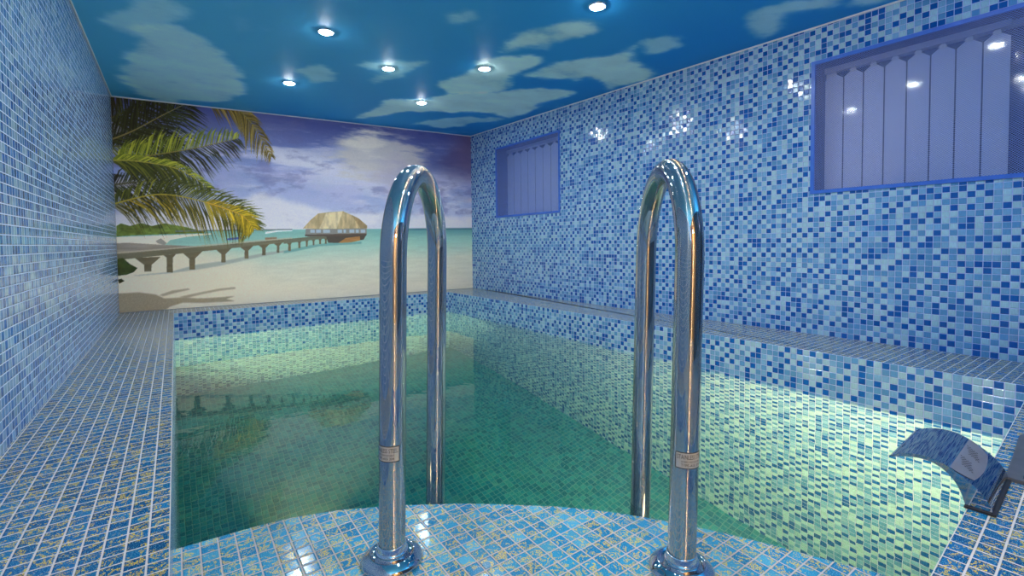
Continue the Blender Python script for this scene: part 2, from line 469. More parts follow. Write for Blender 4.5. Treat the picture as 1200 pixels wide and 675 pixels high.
PIERS = [[(0.0346,0.2554),(0.0876,0.2578),(0.0676,0.2197),(0.0672,0.1883),(0.0525,0.1895),(0.053,0.2207)],[(0.0929,0.2653),(0.1197,0.2692),(0.1125,0.2514),(0.1115,0.1796),(0.0986,0.1806),(0.0996,0.252)],[(0.1311,0.2791),(0.1787,0.2825),(0.1605,0.2444),(0.1598,0.1897),(0.1471,0.1907),(0.1478,0.2451)],[(0.203,0.2977),(0.2492,0.3017),(0.2305,0.2633),(0.2299,0.2207),(0.2199,0.2213),(0.2204,0.2638)],[(0.2604,0.3068),(0.3025,0.3113),(0.2858,0.2793),(0.2853,0.2377),(0.2756,0.2382),(0.2761,0.2797)],[(0.3075,0.313),(0.3419,0.3178),(0.3288,0.2899),(0.3284,0.2523),(0.3193,0.2527),(0.3198,0.2902)],[(0.3483,0.3176),(0.3744,0.3228),(0.3644,0.3001),(0.3639,0.2639),(0.3574,0.2642),(0.3578,0.3003)],[(0.3806,0.3227),(0.4015,0.328),(0.3937,0.307),(0.3933,0.2742),(0.3876,0.2745),(0.388,0.3071)],[(0.3839,0.3207),(0.3999,0.3222),(0.3951,0.3089),(0.3947,0.2723),(0.388,0.2725),(0.3885,0.309)],[(0.4114,0.3269),(0.4254,0.3285),(0.4212,0.315),(0.4209,0.2868),(0.4151,0.287),(0.4154,0.3151)],[(0.4331,0.3313),(0.4449,0.3331),(0.4413,0.3194),(0.441,0.294),(0.4361,0.2941),(0.4364,0.3195)],[(0.4519,0.3349),(0.4639,0.3367),(0.4602,0.323),(0.46,0.3013),(0.455,0.3014),(0.4552,0.3231)],[(0.4704,0.3386),(0.4826,0.3404),(0.4789,0.3266),(0.4787,0.3067),(0.4736,0.3068),(0.4738,0.3266)],[(0.4872,0.3423),(0.4995,0.3442),(0.4957,0.3302),(0.4955,0.3083),(0.4904,0.3084),(0.4906,0.3303)]]
JSHADE = [(0.028,0.1722),(0.1058,0.1826),(0.1609,0.2135),(0.2225,0.2275),(0.3276,0.2655),(0.3977,0.2799),(0.3976,0.2721),(0.3274,0.2495),(0.2138,0.2037),(0.1646,0.1894),(0.1057,0.1766),(0.0388,0.1704)]
JSHADE2 = [(0.3758,0.273),(0.4485,0.3016),(0.5043,0.3141),(0.6004,0.3181),(0.6003,0.3056),(0.4735,0.2949),(0.4042,0.268),(0.3756,0.2596)]
BUSH = [(0.0002,0.2531),(0.0115,0.2567),(0.0252,0.2267),(0.0393,0.2073),(0.0318,0.1886),(0.0174,0.1773),(-0.0003,0.1738)]
BUSH2 = [(-0.0005,0.1557),(0.0072,0.1599),(0.0127,0.1486),(0.0027,0.1371)]
SHADE = [(0.0003,0.0918),(0.0412,0.0909),(0.0741,0.0767),(0.0926,0.0545),(0.1311,0.0554),(0.1627,0.0451),(0.1952,0.0434),(0.2499,0.0453),(0.2284,0.0335),(0.2495,0.0196),(0.1785,0.0206),(0.1308,0.0292),(0.1035,0.014),(0.0918,-0.0016),(0.0544,-0.0059),(-0.0002,-0.0103)]
STREAK = [(0.1234,0.0591),(0.1711,0.0751),(0.2123,0.0882),(0.2504,0.0921),(0.2512,0.0828),(0.2122,0.0773),(0.171,0.0644),(0.1389,0.0509)]
STREAK2 = [(0.0816,0.0731),(0.1084,0.0914),(0.1435,0.0978),(0.1474,0.0921),(0.112,0.078),(0.089,0.0662)]
ROOF = [(0.4289,0.3937),(0.45,0.4399),(0.4729,0.4779),(0.5009,0.4858),(0.5453,0.4936),(0.5718,0.4722),(0.5934,0.4533),(0.619,0.4114),(0.6188,0.3968),(0.5259,0.3922)]
ROOFL = [(0.4957,0.4807),(0.5453,0.4936),(0.5259,0.3922),(0.4745,0.392)]
ROOFR = [(0.5718,0.4722),(0.5934,0.4533),(0.619,0.4114),(0.6188,0.3968),(0.5983,0.3946)]
HUTIN = [(0.4372,0.3928),(0.6177,0.3968),(0.6174,0.3552),(0.5679,0.3474),(0.4343,0.3508)]
HUTGAP = [[(0.4495,0.3879),(0.4617,0.3703)],[(0.4659,0.388),(0.4793,0.3702)],[(0.4856,0.3881),(0.5059,0.3701)],[(0.5285,0.3882),(0.5414,0.37)],[(0.5459,0.3883),(0.5531,0.37)],[(0.564,0.3883),(0.579,0.3699)],[(0.5835,0.3884),(0.5926,0.3698)],[(0.5988,0.3884),(0.613,0.3698)]]
HUTBASE = [(0.4944,0.3482),(0.568,0.3535),(0.6174,0.3573),(0.6128,0.3469),(0.6071,0.3283),(0.5251,0.3116),(0.4992,0.3142)]
BOAT = [(0.5293,0.3115),(0.5518,0.3394),(0.5963,0.3492),(0.596,0.3244),(0.5676,0.3146)]
BOAT2 = [(0.2323,0.342),(0.2753,0.3534),(0.2743,0.3414),(0.2535,0.3363),(0.2365,0.3347)]
PAVIL = [(0.3288,0.365),(0.3298,0.3763),(0.3565,0.3839),(0.3998,0.3859),(0.3997,0.3801),(0.361,0.3763)]
PAVIL2 = [(0.3286,0.3463),(0.3584,0.3478),(0.3582,0.3326),(0.3284,0.3313)]
BIKE = [(0.0778,0.3341),(0.0892,0.3467),(0.1009,0.3233),(0.0963,0.3132),(0.0821,0.3221)]

def frond(cv, pts, length, up, down, cols_up, cols_dn, n=70, droop=0.35, seed=1, rach=(120, 120, 60), lean=0.55):
    r = random.Random(seed)
    asp = cv.w / cv.h
    P = [Vector((p[0] * asp, p[1])) for p in pts]
    def at(t):
        k = (len(P) - 1) * t; i = min(int(k), len(P) - 2); f = k - i
        p0, p1, p2, p3 = P[max(i - 1, 0)], P[i], P[i + 1], P[min(i + 2, len(P) - 1)]
        return 0.5 * ((2 * p1) + (p2 - p0) * f + (2 * p0 - 5 * p1 + 4 * p2 - p3) * f * f + (3 * p1 - p0 - 3 * p2 + p3) * f ** 3)
    def put(poly, c): cv.fill([(p.x / asp, p.y) for p in poly], c)
    n = int(n * 1.35)
    for k in range(n):
        t = (k + r.random()) / n
        p = at(t); d = (at(min(t + 0.02, 1.0)) - at(max(t - 0.02, 0))).normalized()
        nrm = Vector((-d.y, d.x))
        env = math.sin(math.pi * min(1, 0.22 + 0.74 * t)) ** 0.7
        for side, amt, cols in ((-1, down, cols_dn), (1, up, cols_up)):
            if amt <= 0: continue
            L = length * amt * env * r.uniform(0.75, 1.15)
            dirv = (d * r.uniform(lean - 0.12, lean + 0.25) + nrm * side).normalized()
            mid = p + dirv * L * 0.5
            tip = p + dirv * L + Vector((0, -L * droop * r.uniform(0.6, 1.3)))
            w = 0.0030 * r.uniform(0.6, 1.3)
            q = (tip - p).normalized(); qn = Vector((-q.y, q.x)) * w
            c0 = cols[0]; c1 = cols[1]; f = r.random() ** 1.6 * 1.25 - 0.1
            col = tuple(a + (b - a) * f for a, b in zip(c0, c1))
            put([p - qn * 0.5, mid - qn, tip, mid + qn * 0.9, p + qn * 0.5], col)
    for k in range(30):
        a, b = at(k / 30), at((k + 1) / 30)
        q = (b - a).normalized(); w = 0.0035 * (1 - 0.7 * k / 30); qn = Vector((-q.y, q.x)) * w
        put([a - qn, b - qn, b + qn, a + qn], rach)

def paint_mural():
    W, H = 760, 410
    cv = Canvas(W, H); u, v = cv.u, cv.v
    hor = 0.383 + 0.014 * u
    # sky
    n1 = fbm(H, W, 5, 4, 3, 6); n2 = fbm(H, W, 10, 7, 9, 5, 0.55)
    top = np.array([60, 72, 138.]); midc = np.array([114, 132, 186.]); low = np.array([184, 192, 216.])
    tv = np.clip((v - hor) / (1 - hor), 0, 1)[..., None]
    sky = np.where(tv < 0.55, low + (midc - low) * (tv / 0.55), midc + (top - midc) * ((tv - 0.55) / 0.45))
    cv.c = sky
    wisp = fbm(H, W, 14, 5, 21, 5, 0.55)
    band = np.exp(-((v - (0.80 - 0.28 * (u - 0.25))) / 0.12) ** 2) * sstep(0.18, 0.34, u)
    cv.over(np.clip(sstep(0.44, 0.62, wisp) * band * 0.9, 0, 1), (204, 204, 220))
    band2 = np.exp(-((v - 0.62) / 0.14) ** 2)
    cv.over(np.clip(sstep(0.44, 0.70, n2) * band2 * 0.6, 0, 1), (172, 172, 210))
    w2 = fbm(H, W, 26, 10, 211, 6, 0.62); w3 = fbm(H, W, 9, 5, 305, 5, 0.6)
    cv.over(np.clip(sstep(0.50, 0.68, 0.55 * w2 + 0.45 * w3) * sstep(0.98, 0.80, v) * 0.8, 0, 1), (190, 190, 212))
    cv.over(np.clip(sstep(0.52, 0.70, fbm(H, W, 16, 12, 401, 6, 0.6)) * 0.45, 0, 1), (88, 94, 150))
    # the tall grey-cream cloud and its darker fringe
    d = np.sqrt(((u - 0.66) / 0.15) ** 2 + ((v - 0.84) / 0.17) ** 2) + (n1 - 0.5) * 1.5 + (w2 - 0.5) * 1.4
    cv.over(sstep(1.2, 0.55, d) * 0.92, (188, 184, 186))
    d = np.sqrt(((u - 0.62) / 0.07) ** 2 + ((v - 0.90) / 0.09) ** 2) + (n2 - 0.5) * 1.2 + (w2 - 0.5) * 1.6
    cv.over(sstep(1.1, 0.3, d) * 0.65, (224, 218, 208))
    d = np.sqrt(((u - 0.78) / 0.2) ** 2 + ((v - 0.72) / 0.11) ** 2) + (n2 - 0.5) * 1.8
    cv.over(sstep(1.1, 0.4, d) * 0.6, (160, 156, 184))
    dk = sstep(0.70, 0.95, u) * sstep(0.66, 0.82, v) * sstep(0.35, 0.62, fbm(H, W, 6, 5, 55, 5))
    cv.over(dk * 0.75 * sstep(0.3, 0.6, w2 + 0.2), (58, 62, 112))
    cv.over(sstep(0.86, 0.99, u) * sstep(0.55, 0.9, v) * 0.35 * (0.6 + n2), (120, 96, 128))
    cv.over(sstep(0.5, 0.8, fbm(H, W, 12, 8, 71, 5)) * np.exp(-((v - 0.56) / 0.07) ** 2) * sstep(0.55, 0.8, u) * 0.8, (192, 176, 186))
    # puffy low clouds over the horizon
    n3 = fbm(H, W, 9, 16, 88, 5, 0.55)
    bank = 0.455 + 0.10 * np.exp(-((u - 0.34) / 0.09) ** 2) + 0.03 * n3 + 0.02 * np.exp(-((u - 0.45) / 0.05) ** 2)
    cv.over(sstep(bank + 0.035, bank - 0.02, v + (n3 - 0.5) * 0.10) * 0.8, (216, 212, 220))
    # sea, shallows, sand
    e = (fbm(H, W, 6, 6, 14, 5) - 0.5)
    sea_m = sstep(hor + 0.002, hor - 0.002, v)
    depth = np.clip((hor - v) / hor, 0, 1)
    dd = (depth + e * 0.14)[..., None]
    c_a, c_b, c_c, c_d = [np.array(q, float) for q in ((116, 168, 166), (148, 190, 180), (198, 202, 188), (206, 200, 184))]
    sea = np.where(dd < 0.22, c_a + (c_b - c_a) * np.clip(dd / 0.22, 0, 1),
          np.where(dd < 0.48, c_b + (c_c - c_b) * np.clip((dd - 0.22) / 0.26, 0, 1), c_c + (c_d - c_c) * np.clip((dd - 0.48) / 0.4, 0, 1)))
    sea = sea * (0.96 + 0.08 * fbm(H, W, 90, 26, 41, 3)[..., None])
    cv.c = cv.c * (1 - sea_m[..., None]) + sea * sea_m[..., None]
    cv.over(sstep(0.60, 0.75, u) * sea_m * sstep(0.16 + 0.1 * e, 0.02, depth) * 0.75, (88, 142, 150))
    cv.over(sstep(0.7, 0.8, u) * np.exp(-((v - hor + 0.004) / 0.006) ** 2) * 0.8, (58, 96, 118))
    left_sand = sstep(0.34 + 0.15 * (0.30 - v) + 0.2 * e, 0.10, u - 0.9 * (0.27 - v)) * sstep(0.30, 0.27, v)
    cv.over(left_sand * 0.85, (222, 212, 190))
    cv.over(sstep(0.12, 0.0, v) * 0.3, (214, 206, 186))
    grain = 0.94 + 0.12 * RNG.random((H, W))
    # far shore
    leafy = 0.6 + 0.8 * fbm(H, W, 60, 90, 5, 3)
    cv.fill(BEACH, (226, 218, 202))
    cv.fill(TREES, (92, 112, 52), tex=leafy)
    cv.fill([(0.12, 0.378), (0.40, 0.386), (0.40, 0.392), (0.12, 0.384)], (96, 112, 116))
    cv.fill(BOAT2, (66, 92, 168)); cv.fill(PAVIL, (216, 222, 226)); cv.fill(PAVIL2, (130, 112, 92)); cv.fill(BIKE, (92, 96, 96), alpha=0.6)
    # jetty
    cv.fill(JSHADE, (150, 160, 156), 1, 0.8); cv.fill(JSHADE2, (96, 150, 150), 1, 0.8)
    wood = 0.85 + 0.3 * fbm(H, W, 70, 20, 8, 3)
    for p in PIERS: cv.fill(p, (98, 92, 74), tex=wood)
    cv.fill(JETTY_L, (140, 134, 126), tex=wood)
    cv.fill(JETTY_B, (108, 106, 88), tex=wood); cv.fill(JETTY_B2, (106, 110, 96), tex=wood)
    for a, b in zip(JETTY_B[:2], JETTY_B[1:3]):
        cv.fill([(a[0], a[1]), (b[0], b[1]), (b[0], b[1] + 0.006), (a[0], a[1] + 0.008)], (176, 170, 152), alpha=0.8)
    # hut
    cv.fill(HUTIN, (128, 128, 126))
    for (a, b) in HUTGAP: cv.fill([(a[0], a[1]), (b[0], a[1]), (b[0], b[1]), (a[0], b[1])], (160, 176, 190))
    cv.fill([(p[0], p[1]) for p in HUTIN[2:]] + [(HUTIN[4][0], HUTIN[4][1] + 0.010), (HUTIN[2][0], HUTIN[2][1] + 0.010)], (84, 74, 70)); cv.fill(HUTBASE, (74, 70, 66)); cv.fill(BOAT, (158, 116, 74), tex=wood)
    thatch = 0.82 + 0.36 * fbm(H, W, 30, 150, 61, 3)
    cv.fill(ROOF, (178, 160, 124), tex=thatch); cv.fill(ROOFL, (204, 188, 152), tex=thatch); cv.fill(ROOFR, (150, 130, 98), tex=thatch)
    # foreground shade and bush on the sand
    cv.fill(SHADE, (146, 134, 112), 1, 0.9, tex=grain); cv.fill(STREAK, (150, 138, 116), 1, 0.8); cv.fill(STREAK2, (150, 138, 116), 1, 0.8)
    cv.fill(BUSH, (46, 62, 28), tex=leafy); cv.fill(BUSH2, (36, 46, 24), tex=leafy)
    cv.c *= (0.97 + 0.06 * RNG.random((H, W)))[..., None]
    # palm fronds, far to near
    DKG = ((14, 20, 8), (46, 58, 22)); OLV = ((40, 52, 16), (110, 116, 36)); YGR = ((84, 100, 26), (172, 176, 58)); GLD = ((128, 112, 20), (214, 182, 44))
    BRN = ((70, 60, 20), (150, 128, 54))
    frond(cv, FR8, 0.20, 0.8, 1.0, DKG, DKG, 46, 0.3, 2, (60, 62, 30))
    frond(cv, FR7, 0.17, 0.8, 1.1, DKG, DKG, 44, 0.5, 3, (60, 62, 30))
    frond(cv, FR6, 0.15, 1.0, 1.1, DKG, OLV, 44, 0.4, 4, (70, 72, 36))
    frond(cv, FR1, 0.24, 0.95, 0.9, DKG, DKG, 60, 0.25, 5, (116, 110, 70), 0.9)
    frond(cv, FR2, 0.17, 1.0, 1.0, YGR, DKG, 72, 0.3, 6, (120, 112, 58), 0.6)
    frond(cv, FR3, 0.12, 0.7, 1.0, YGR, OLV, 56, 0.35, 7, (150, 144, 60), 1.2)
    frond(cv, FR4, 0.17, 0.85, 1.0, OLV, ((52, 54, 12), (150, 132, 34)), 96, 0.3, 8, (150, 140, 50), 0.6)
    frond(cv, FR4[2:], 0.085, 0.9, 1.0, GLD, GLD, 46, 0.3, 9, (190, 150, 50), 1.0)
    frond(cv, FR5, 0.12, 0.7, 1.0, BRN, BRN, 60, 0.45, 10, (120, 112, 50), 1.1)
    return cv.linear()

def picture_mesh(name, nu, nv, pos, cols):
    """a fine grid of points pos(nv, nu, 3) carrying the printed colours per point"""
    me = bpy.data.meshes.new(name)
    me.vertices.add(nu * nv); me.vertices.foreach_set('co', pos.reshape(-1).astype(np.float32))
    i = np.arange((nv - 1) * (nu - 1)); r, c = i // (nu - 1), i % (nu - 1)
    a = r * nu + c
    q = np.stack([a, a + 1, a + nu + 1, a + nu], 1).astype(np.int32)
    me.loops.add(q.size); me.loops.foreach_set('vertex_index', q.reshape(-1))
    me.polygons.add(len(q)); me.polygons.foreach_set('loop_start', (np.arange(len(q)) * 4).astype(np.int32))
    me.polygons.foreach_set('use_smooth', np.ones(len(q), bool))
    me.update(calc_edges=True)
    at = me.color_attributes.new(name='print', type='FLOAT_COLOR', domain='POINT')
    at.data.foreach_set('color', np.concatenate([cols.reshape(-1, 3), np.ones((nu * nv, 1))], 1).astype(np.float32).reshape(-1))
    return me
def print_material(name, rough, spec, gain=1.0):
    t = NT(name)
    vc = t.n('ShaderNodeVertexColor', layer_name='print')
    tc = t.n('ShaderNodeTexCoord').outputs['Object']
    nz = t.n('ShaderNodeTexNoise'); t.l(tc, nz.inputs['Vector']); nz.inputs['Scale'].default_value = 260.0
    f = t.maprange(nz.outputs[0], 0.3, 0.7, gain * 0.96, gain * 1.04, False)
    hs = t.n('ShaderNodeHueSaturation'); t.l(vc.outputs[0], hs.inputs['Color']); t.l(f, hs.inputs['Value'])
    t.principled(hs.outputs[0], rough, 0.0, spec)
    return t.mat

# ------------------------------------------------------------------ room shell
WT = 0.12
def wall_uv(pts, axis):
    return [(p[1] if axis == 'y' else p[0], p[2]) for p in pts]

yl0, yl1 = Y_FRONT, Y_BACK_L + 0.05
mb = MB()
p = [(X_LEFT, yl0, -0.02), (X_LEFT, yl1, -0.02), (X_LEFT, yl1, Z_TOP), (X_LEFT, yl0, Z_TOP)]
mb.slab(p, [(q[1], q[2]) for q in p], WT)
o = struct(mb.build('wall_left', M_left))

# right wall with the two window openings
W1 = (0.655 * S, 2.262 * S, 1.475 * S, 2.815 * S)      # y0, y1, z0, z1 (near window)
W2 = (6.165 * S, 8.085 * S, 1.505 * S, 2.885 * S)      # far window
DEP = 0.30 * S
mb = MB()
def rw(y, z): return (xr(y), y, z)
def rq(y0, y1, z0, z1):
    p = [rw(y1, z0), rw(y0, z0), rw(y0, z1), rw(y1, z1)]
    mb.slab(p, [(q[1], q[2]) for q in p], DEP + 0.06, 0, 1)
y0, y1 = Y_FRONT, Y_BACK_R + 0.05
rq(y0, y1, -0.02, W1[2])
rq(y0, W1[0], W1[2], Z_TOP); rq(W1[0], W1[1], W1[3], Z_TOP); rq(W1[1], W2[0], W1[2], Z_TOP)
rq(W2[0], W2[1], W1[2], W2[2]); rq(W2[0], W2[1], W2[3], Z_TOP); rq(W2[1], y1, W1[2], Z_TOP)
struct(mb.build('wall_right', [M_wall, M_reveal]))

mb = MB()
a, b = X_LEFT - WT, xr(Y_BACK_R) + 0.3
p = [(a, yb(a) + 0.001, -0.02), (b, yb(b) + 0.001, -0.02), (b, yb(b) + 0.001, Z_TOP), (a, yb(a) + 0.001, Z_TOP)]
mb.slab(p, [(q[0], q[2]) for q in p], WT)
struct(mb.build('wall_back', plain('white wall plaster', srgb(210, 212, 220), 0.7, noise=0.04)))

# the wall behind the camera, with a doorway into a timber-lined anteroom
DX0, DX1, DZ = -0.28, 0.62, 1.44
xb = xr(Y_FRONT) + 0.3
mb = MB()
def fq(x0, x1, z0, z1):
    p = [(x1, Y_FRONT, z0), (x0, Y_FRONT, z0), (x0, Y_FRONT, z1), (x1, Y_FRONT, z1)]
    mb.slab(p, [(q[0], q[2]) for q in p], 0.08)
fq(X_LEFT - WT, DX0, -0.02, Z_TOP); fq(DX1, xb, -0.02, Z_TOP); fq(DX0, DX1, DZ, Z_TOP)
struct(mb.build('wall_front', M_front))

# decks: left and front
mb = MB()
pu = X_EDGE
def top_uv(q): return (pu - q[0], q[1])
zt = 0.0
P = [(X_LEFT - 0.02, Y_FRONT - 0.7), (X_EDGE, Y_FRONT - 0.7), (X_EDGE, Y_BACK_L), (X_LEFT - 0.02, Y_BACK_L)]
mb.face([(x, y, 0) for x, y in P], [top_uv(q) for q in P], 0)
p = [(X_EDGE, yf(X_EDGE), Z_FLOOR), (X_EDGE, Y_BACK_L, Z_FLOOR), (X_EDGE, Y_BACK_L, 0), (X_EDGE, yf(X_EDGE), 0)]
mb.face(p, [(q[1], q[2]) for q in p], 1)
xe = xr(0) + 0.02
P = [(X_EDGE, Y_FRONT - 0.7), (xe, Y_FRONT - 0.7), (xe, yf(xe)), (X_EDGE, yf(X_EDGE))]
ang = math.atan(0.0538)
def fr_uv(q):
    dx, dy = q[0] - 2.3 * S, q[1] - yf(2.3 * S)
    return (dx * math.cos(ang) + dy * math.sin(ang), -(-dx * math.sin(ang) + dy * math.cos(ang)))
mb.face([(x, y, 0) for x, y in P], [fr_uv(q) for q in P], 0)
p = [(X_EDGE, yf(X_EDGE), Z_FLOOR), (xe, yf(xe), Z_FLOOR), (xe, yf(xe), 0), (X_EDGE, yf(X_EDGE), 0)][::-1]
mb.face(p, [(q[0], q[2]) for q in p], 1)
lo = Z_FLOOR - 0.05
Q = [(X_LEFT - 0.02, Y_FRONT - 0.7), (xe, Y_FRONT - 0.7), (xe, yf(xe)), (X_EDGE, yf(X_EDGE)), (X_EDGE, Y_BACK_L), (X_LEFT - 0.02, Y_BACK_L)]
mb.face([(x, y, lo) for x, y in Q][::-1], None, 1)
for i in (0, 1, 4, 5):
    a, b = Q[i], Q[(i + 1) % 6]
    mb.face([(a[0], a[1], lo), (b[0], b[1], lo), (b[0], b[1], 0), (a[0], a[1], 0)], None, 1)
struct(mb.build('floor', [M_deck, M_wall]))

# ledge round the back and the right of the pool
mb = MB()
kx, ky = xl(Y_PB), Y_PB
ye = yf(xl(0.5)) - 0.02
P = [(X_EDGE, ky), (kx, ky), (kx + 0.45, Y_BACK_R + 0.04), (X_EDGE, Y_BACK_L + 0.01)]
mb.face([(x, y, 0) for x, y in P], [(q[0], q[1] - ky) for q in P], 0)
P = [(kx, ky), (xl(ye), ye), (xr(ye) + 0.02, ye), (xr(Y_BACK_R) + 0.02, Y_BACK_R + 0.04), (kx + 0.45, Y_BACK_R + 0.04)]
mb.face([(x, y, 0) for x, y in P], [(q[0] - xl(q[1]), q[1]) for q in P], 0)
p = [(X_EDGE, ky, Z_FLOOR), (kx, ky, Z_FLOOR), (kx, ky, 0), (X_EDGE, ky, 0)]
mb.face(p, [(q[0] - X_EDGE, q[2]) for q in p], 1)
p = [(kx, ky, Z_FLOOR), (xl(ye), ye, Z_FLOOR), (xl(ye), ye, 0), (kx, ky, 0)]
mb.face(p, [(q[1], q[2]) for q in p], 1)
struct(mb.build('pool_ledge', [M_deck, M_wall]))

mb = MB()
P = [(X_EDGE - 0.05, 0), (xl(0) + 0.05, 0), (kx + 0.05, ky + 0.05), (X_EDGE - 0.05, ky + 0.05)]
mb.slab([(x, y, Z_FLOOR) for x, y in P], P, 0.05)
struct(mb.build('pool_floor', M_pool))

# curved entry step in the corner of the pool
ARC = [(-0.021, 1.131), (0.031, 1.128), (0.122, 1.122), (0.188, 1.112), (0.287, 1.078), (0.402, 1.016), (0.515, 0.942), (0.606, 0.868),
       (0.682, 0.803), (0.746, 0.737), (0.803, 0.665), (0.856, 0.590), (0.900, 0.513), (0.934, 0.447), (0.967, 0.375), (1.003, 0.300), (1.03, 0.235), (1.05, 0.195)]
mb = MB()
ring = [(X_EDGE, yf(X_EDGE) - 0.01)] + [(1.05, yf(1.05) - 0.01)] + ARC[::-1]
mb.face([(x, y, Z_STEP) for x, y in ring], [(q[0] - X_EDGE + 0.0165, q[1]) for q in ring], 0)
s = 0.0
for a, b in zip(ARC[:-1], ARC[1:]):
    L = math.dist(a, b)
    mb.face([(b[0], b[1], Z_FLOOR), (a[0], a[1], Z_FLOOR), (a[0], a[1], Z_STEP), (b[0], b[1], Z_STEP)],
            [(s + L, Z_FLOOR), (s, Z_FLOOR), (s, Z_STEP), (s + L, Z_STEP)], 1)
    s += L
mb.face([(x, y, Z_FLOOR) for x, y in ring][::-1], None, 1)
for a, b in ((ring[0], ring[1]), (ring[-1], ring[0])):
    mb.face([(a[0], a[1], Z_FLOOR), (b[0], b[1], Z_FLOOR), (b[0], b[1], Z_STEP), (a[0], a[1], Z_STEP)], None, 1)
struct(mb.build('entry_step', [M_step, M_wall]))

# ceiling: a stretched, printed sky
def paint_ceiling(xs, ys):
    nv, nu = len(ys), len(xs)
    X = xs[None, :] * np.ones((nv, 1)); Y = ys[:, None] * np.ones((1, nu))
    a = np.array([64, 136, 174.]); b = np.array([22, 104, 164.])
    n = fbm(nv, nu, 6, 4, 2, 4)
    t = np.clip((X + 0.2) / 2.6 + (n - 0.5) * 0.5, 0, 1)[..., None]
    c = a + (b - a) * t
    wx = (fbm(nv, nu, 16, 10, 5, 6, 0.65) - 0.5) * 0.34; wy = (fbm(nv, nu, 16, 10, 77, 6, 0.65) - 0.5) * 0.50
    tex = fbm(nv, nu, 26, 12, 8, 6, 0.65)
    px = max(1, int(0.025 / (xs[1] - xs[0])))
    for i, poly in enumerate(CLOUDS):
        m = inside(X + wx, Y + wy, poly).astype(float)
        m = 0.25 * blur(m, 2) + 0.35 * blur(m, px * 2) + 0.40 * blur(blur(m, px * 4), px * 3)
        m = sstep(0.12, 0.85, m + (tex - 0.5) * 1.1 * sstep(0.02, 0.25, m)) * (0.82 if i in (0, 3, 4, 5, 6) else 0.6)
        g = (1 - np.clip((X - 0.2) / 2.0, 0, 1))[..., None]
        cc = np.array([180, 194, 186.]) * (1 - g) + np.array([160, 186, 194.]) * g
        cc = cc * (0.9 + 0.2 * tex[..., None])
        c = c * (1 - m[..., None]) + cc * m[..., None]
    hz = fbm(nv, nu, 10, 7, 123, 5, 0.55)
    c = c + (np.array([150, 180, 196.]) - c) * (sstep(0.60, 0.85, hz) * 0.25)[..., None]
    c = np.clip(c / 255, 0, 1)
    return np.where(c <= 0.04045, c / 12.92, ((c + 0.055) / 1.055) ** 2.4)
nu, nv = 380, 560
xs = np.linspace(X_LEFT - 0.01, xr(0) + 0.05, nu); ys = np.linspace(Y_FRONT - 0.02, Y_BACK_L + 0.03, nv)
pos = np.zeros((nv, nu, 3)); pos[..., 0] = xs[None, :]; pos[..., 1] = ys[:, None]
pos[..., 2] = np.vectorize(zc)(pos[..., 0], pos[..., 1])
me = picture_mesh('ceiling', nu, nv, pos[:, ::-1], paint_ceiling(xs, ys)[:, ::-1])
me.materials.append(print_material('printed stretch ceiling', 0.55, 0.1, 2.05))
o = bpy.data.objects.new('ceiling', me); COL.objects.link(o); struct(o)

# thin white bead where ceiling meets walls
def bead(name, a, b):
    mb = MB()
    a = Vector(a); b = Vector(b)
    mb.tube([a, b], 0.0045, 8)
    struct(mb.build(name, M_white))
def cz(x, y): return (x, y, zc(x, y) - 0.004)
bead('trim_1', cz(X_LEFT + 0.004, Y_FRONT), cz(X_LEFT + 0.004, Y_BACK_L - 0.004))
bead('trim_2', cz(X_LEFT, yb(X_LEFT) - 0.006), cz(xr(Y_BACK_R), Y_BACK_R - 0.006))
bead('trim_3', cz(xr(Y_FRONT) - 0.004, Y_FRONT), cz(xr(Y_BACK_R) - 0.004, Y_BACK_R))

# mural panel on the back wall
mw, mh = 760, 410
uu = np.linspace(0, 1, mw); vv = np.linspace(0, 1, mh)
x0m, x1m = X_LEFT + 0.001, xr(Y_BACK_R) - 0.001
pos = np.zeros((mh, mw, 3))
X = x0m + (x1m - x0m) * uu
pos[..., 0] = X[None, :]
pos[..., 1] = np.array([yb(x) - 0.004 for x in X])[None, :]
pos[..., 2] = 0.003 + vv[:, None] * (np.array([zc(x, yb(x)) - 0.006 for x in X])[None, :] - 0.003)
me = picture_mesh('wall_mural', mw, mh, pos, paint_mural())
me.materials.append(print_material('printed beach mural', 0.45, 0.25, 1.45))
o = bpy.data.objects.new('wall_mural', me); COL.objects.link(o)
tag(o, 'printed beach photo mural with palm fronds, long jetty and thatched hut covering the end wall', 'mural')

# ------------------------------------------------------------------ water
t = NT('clear green pool water')
tc = t.n('ShaderNodeTexCoord').outputs['Object']
nz = t.n('ShaderNodeTexNoise'); t.l(tc, nz.inputs['Vector']); nz.inputs['Scale'].default_value = 9.0; nz.inputs['Detail'].default_value = 2.0
bp = t.n('ShaderNodeBump'); bp.inputs['Strength'].default_value = 0.07; bp.inputs['Distance'].default_value = 0.01
t.l(nz.outputs[0], bp.inputs['Height'])
b = t.principled((1, 1, 1, 1), 0.0, 0.0, 0.5, bp.outputs[0])
b.inputs['IOR'].default_value = 1.33; b.inputs['Transmission Weight'].default_value = 1.0
va = t.n('ShaderNodeVolumeAbsorption'); va.inputs['Color'].default_value = (0.80, 0.94, 0.84, 1); va.inputs['Density'].default_value = 0.85
vs = t.n('ShaderNodeVolumeScatter'); vs.inputs['Color'].default_value = (0.55, 1.0, 0.88, 1); vs.inputs['Density'].default_value = 0.008
ad = t.n('ShaderNodeAddShader'); t.l(va.outputs[0], ad.inputs[0]); t.l(vs.outputs[0], ad.inputs[1])
t.l(ad.outputs[0], t.out.inputs['Volume'])
mb = MB()
g = 0.012
B = [(X_EDGE - g, yf(X_EDGE) - g), (xl(0.2) + g, yf(xl(0.2)) - g), (kx + g, ky + g), (X_EDGE - g, ky + g)]
zb = Z_FLOOR - g
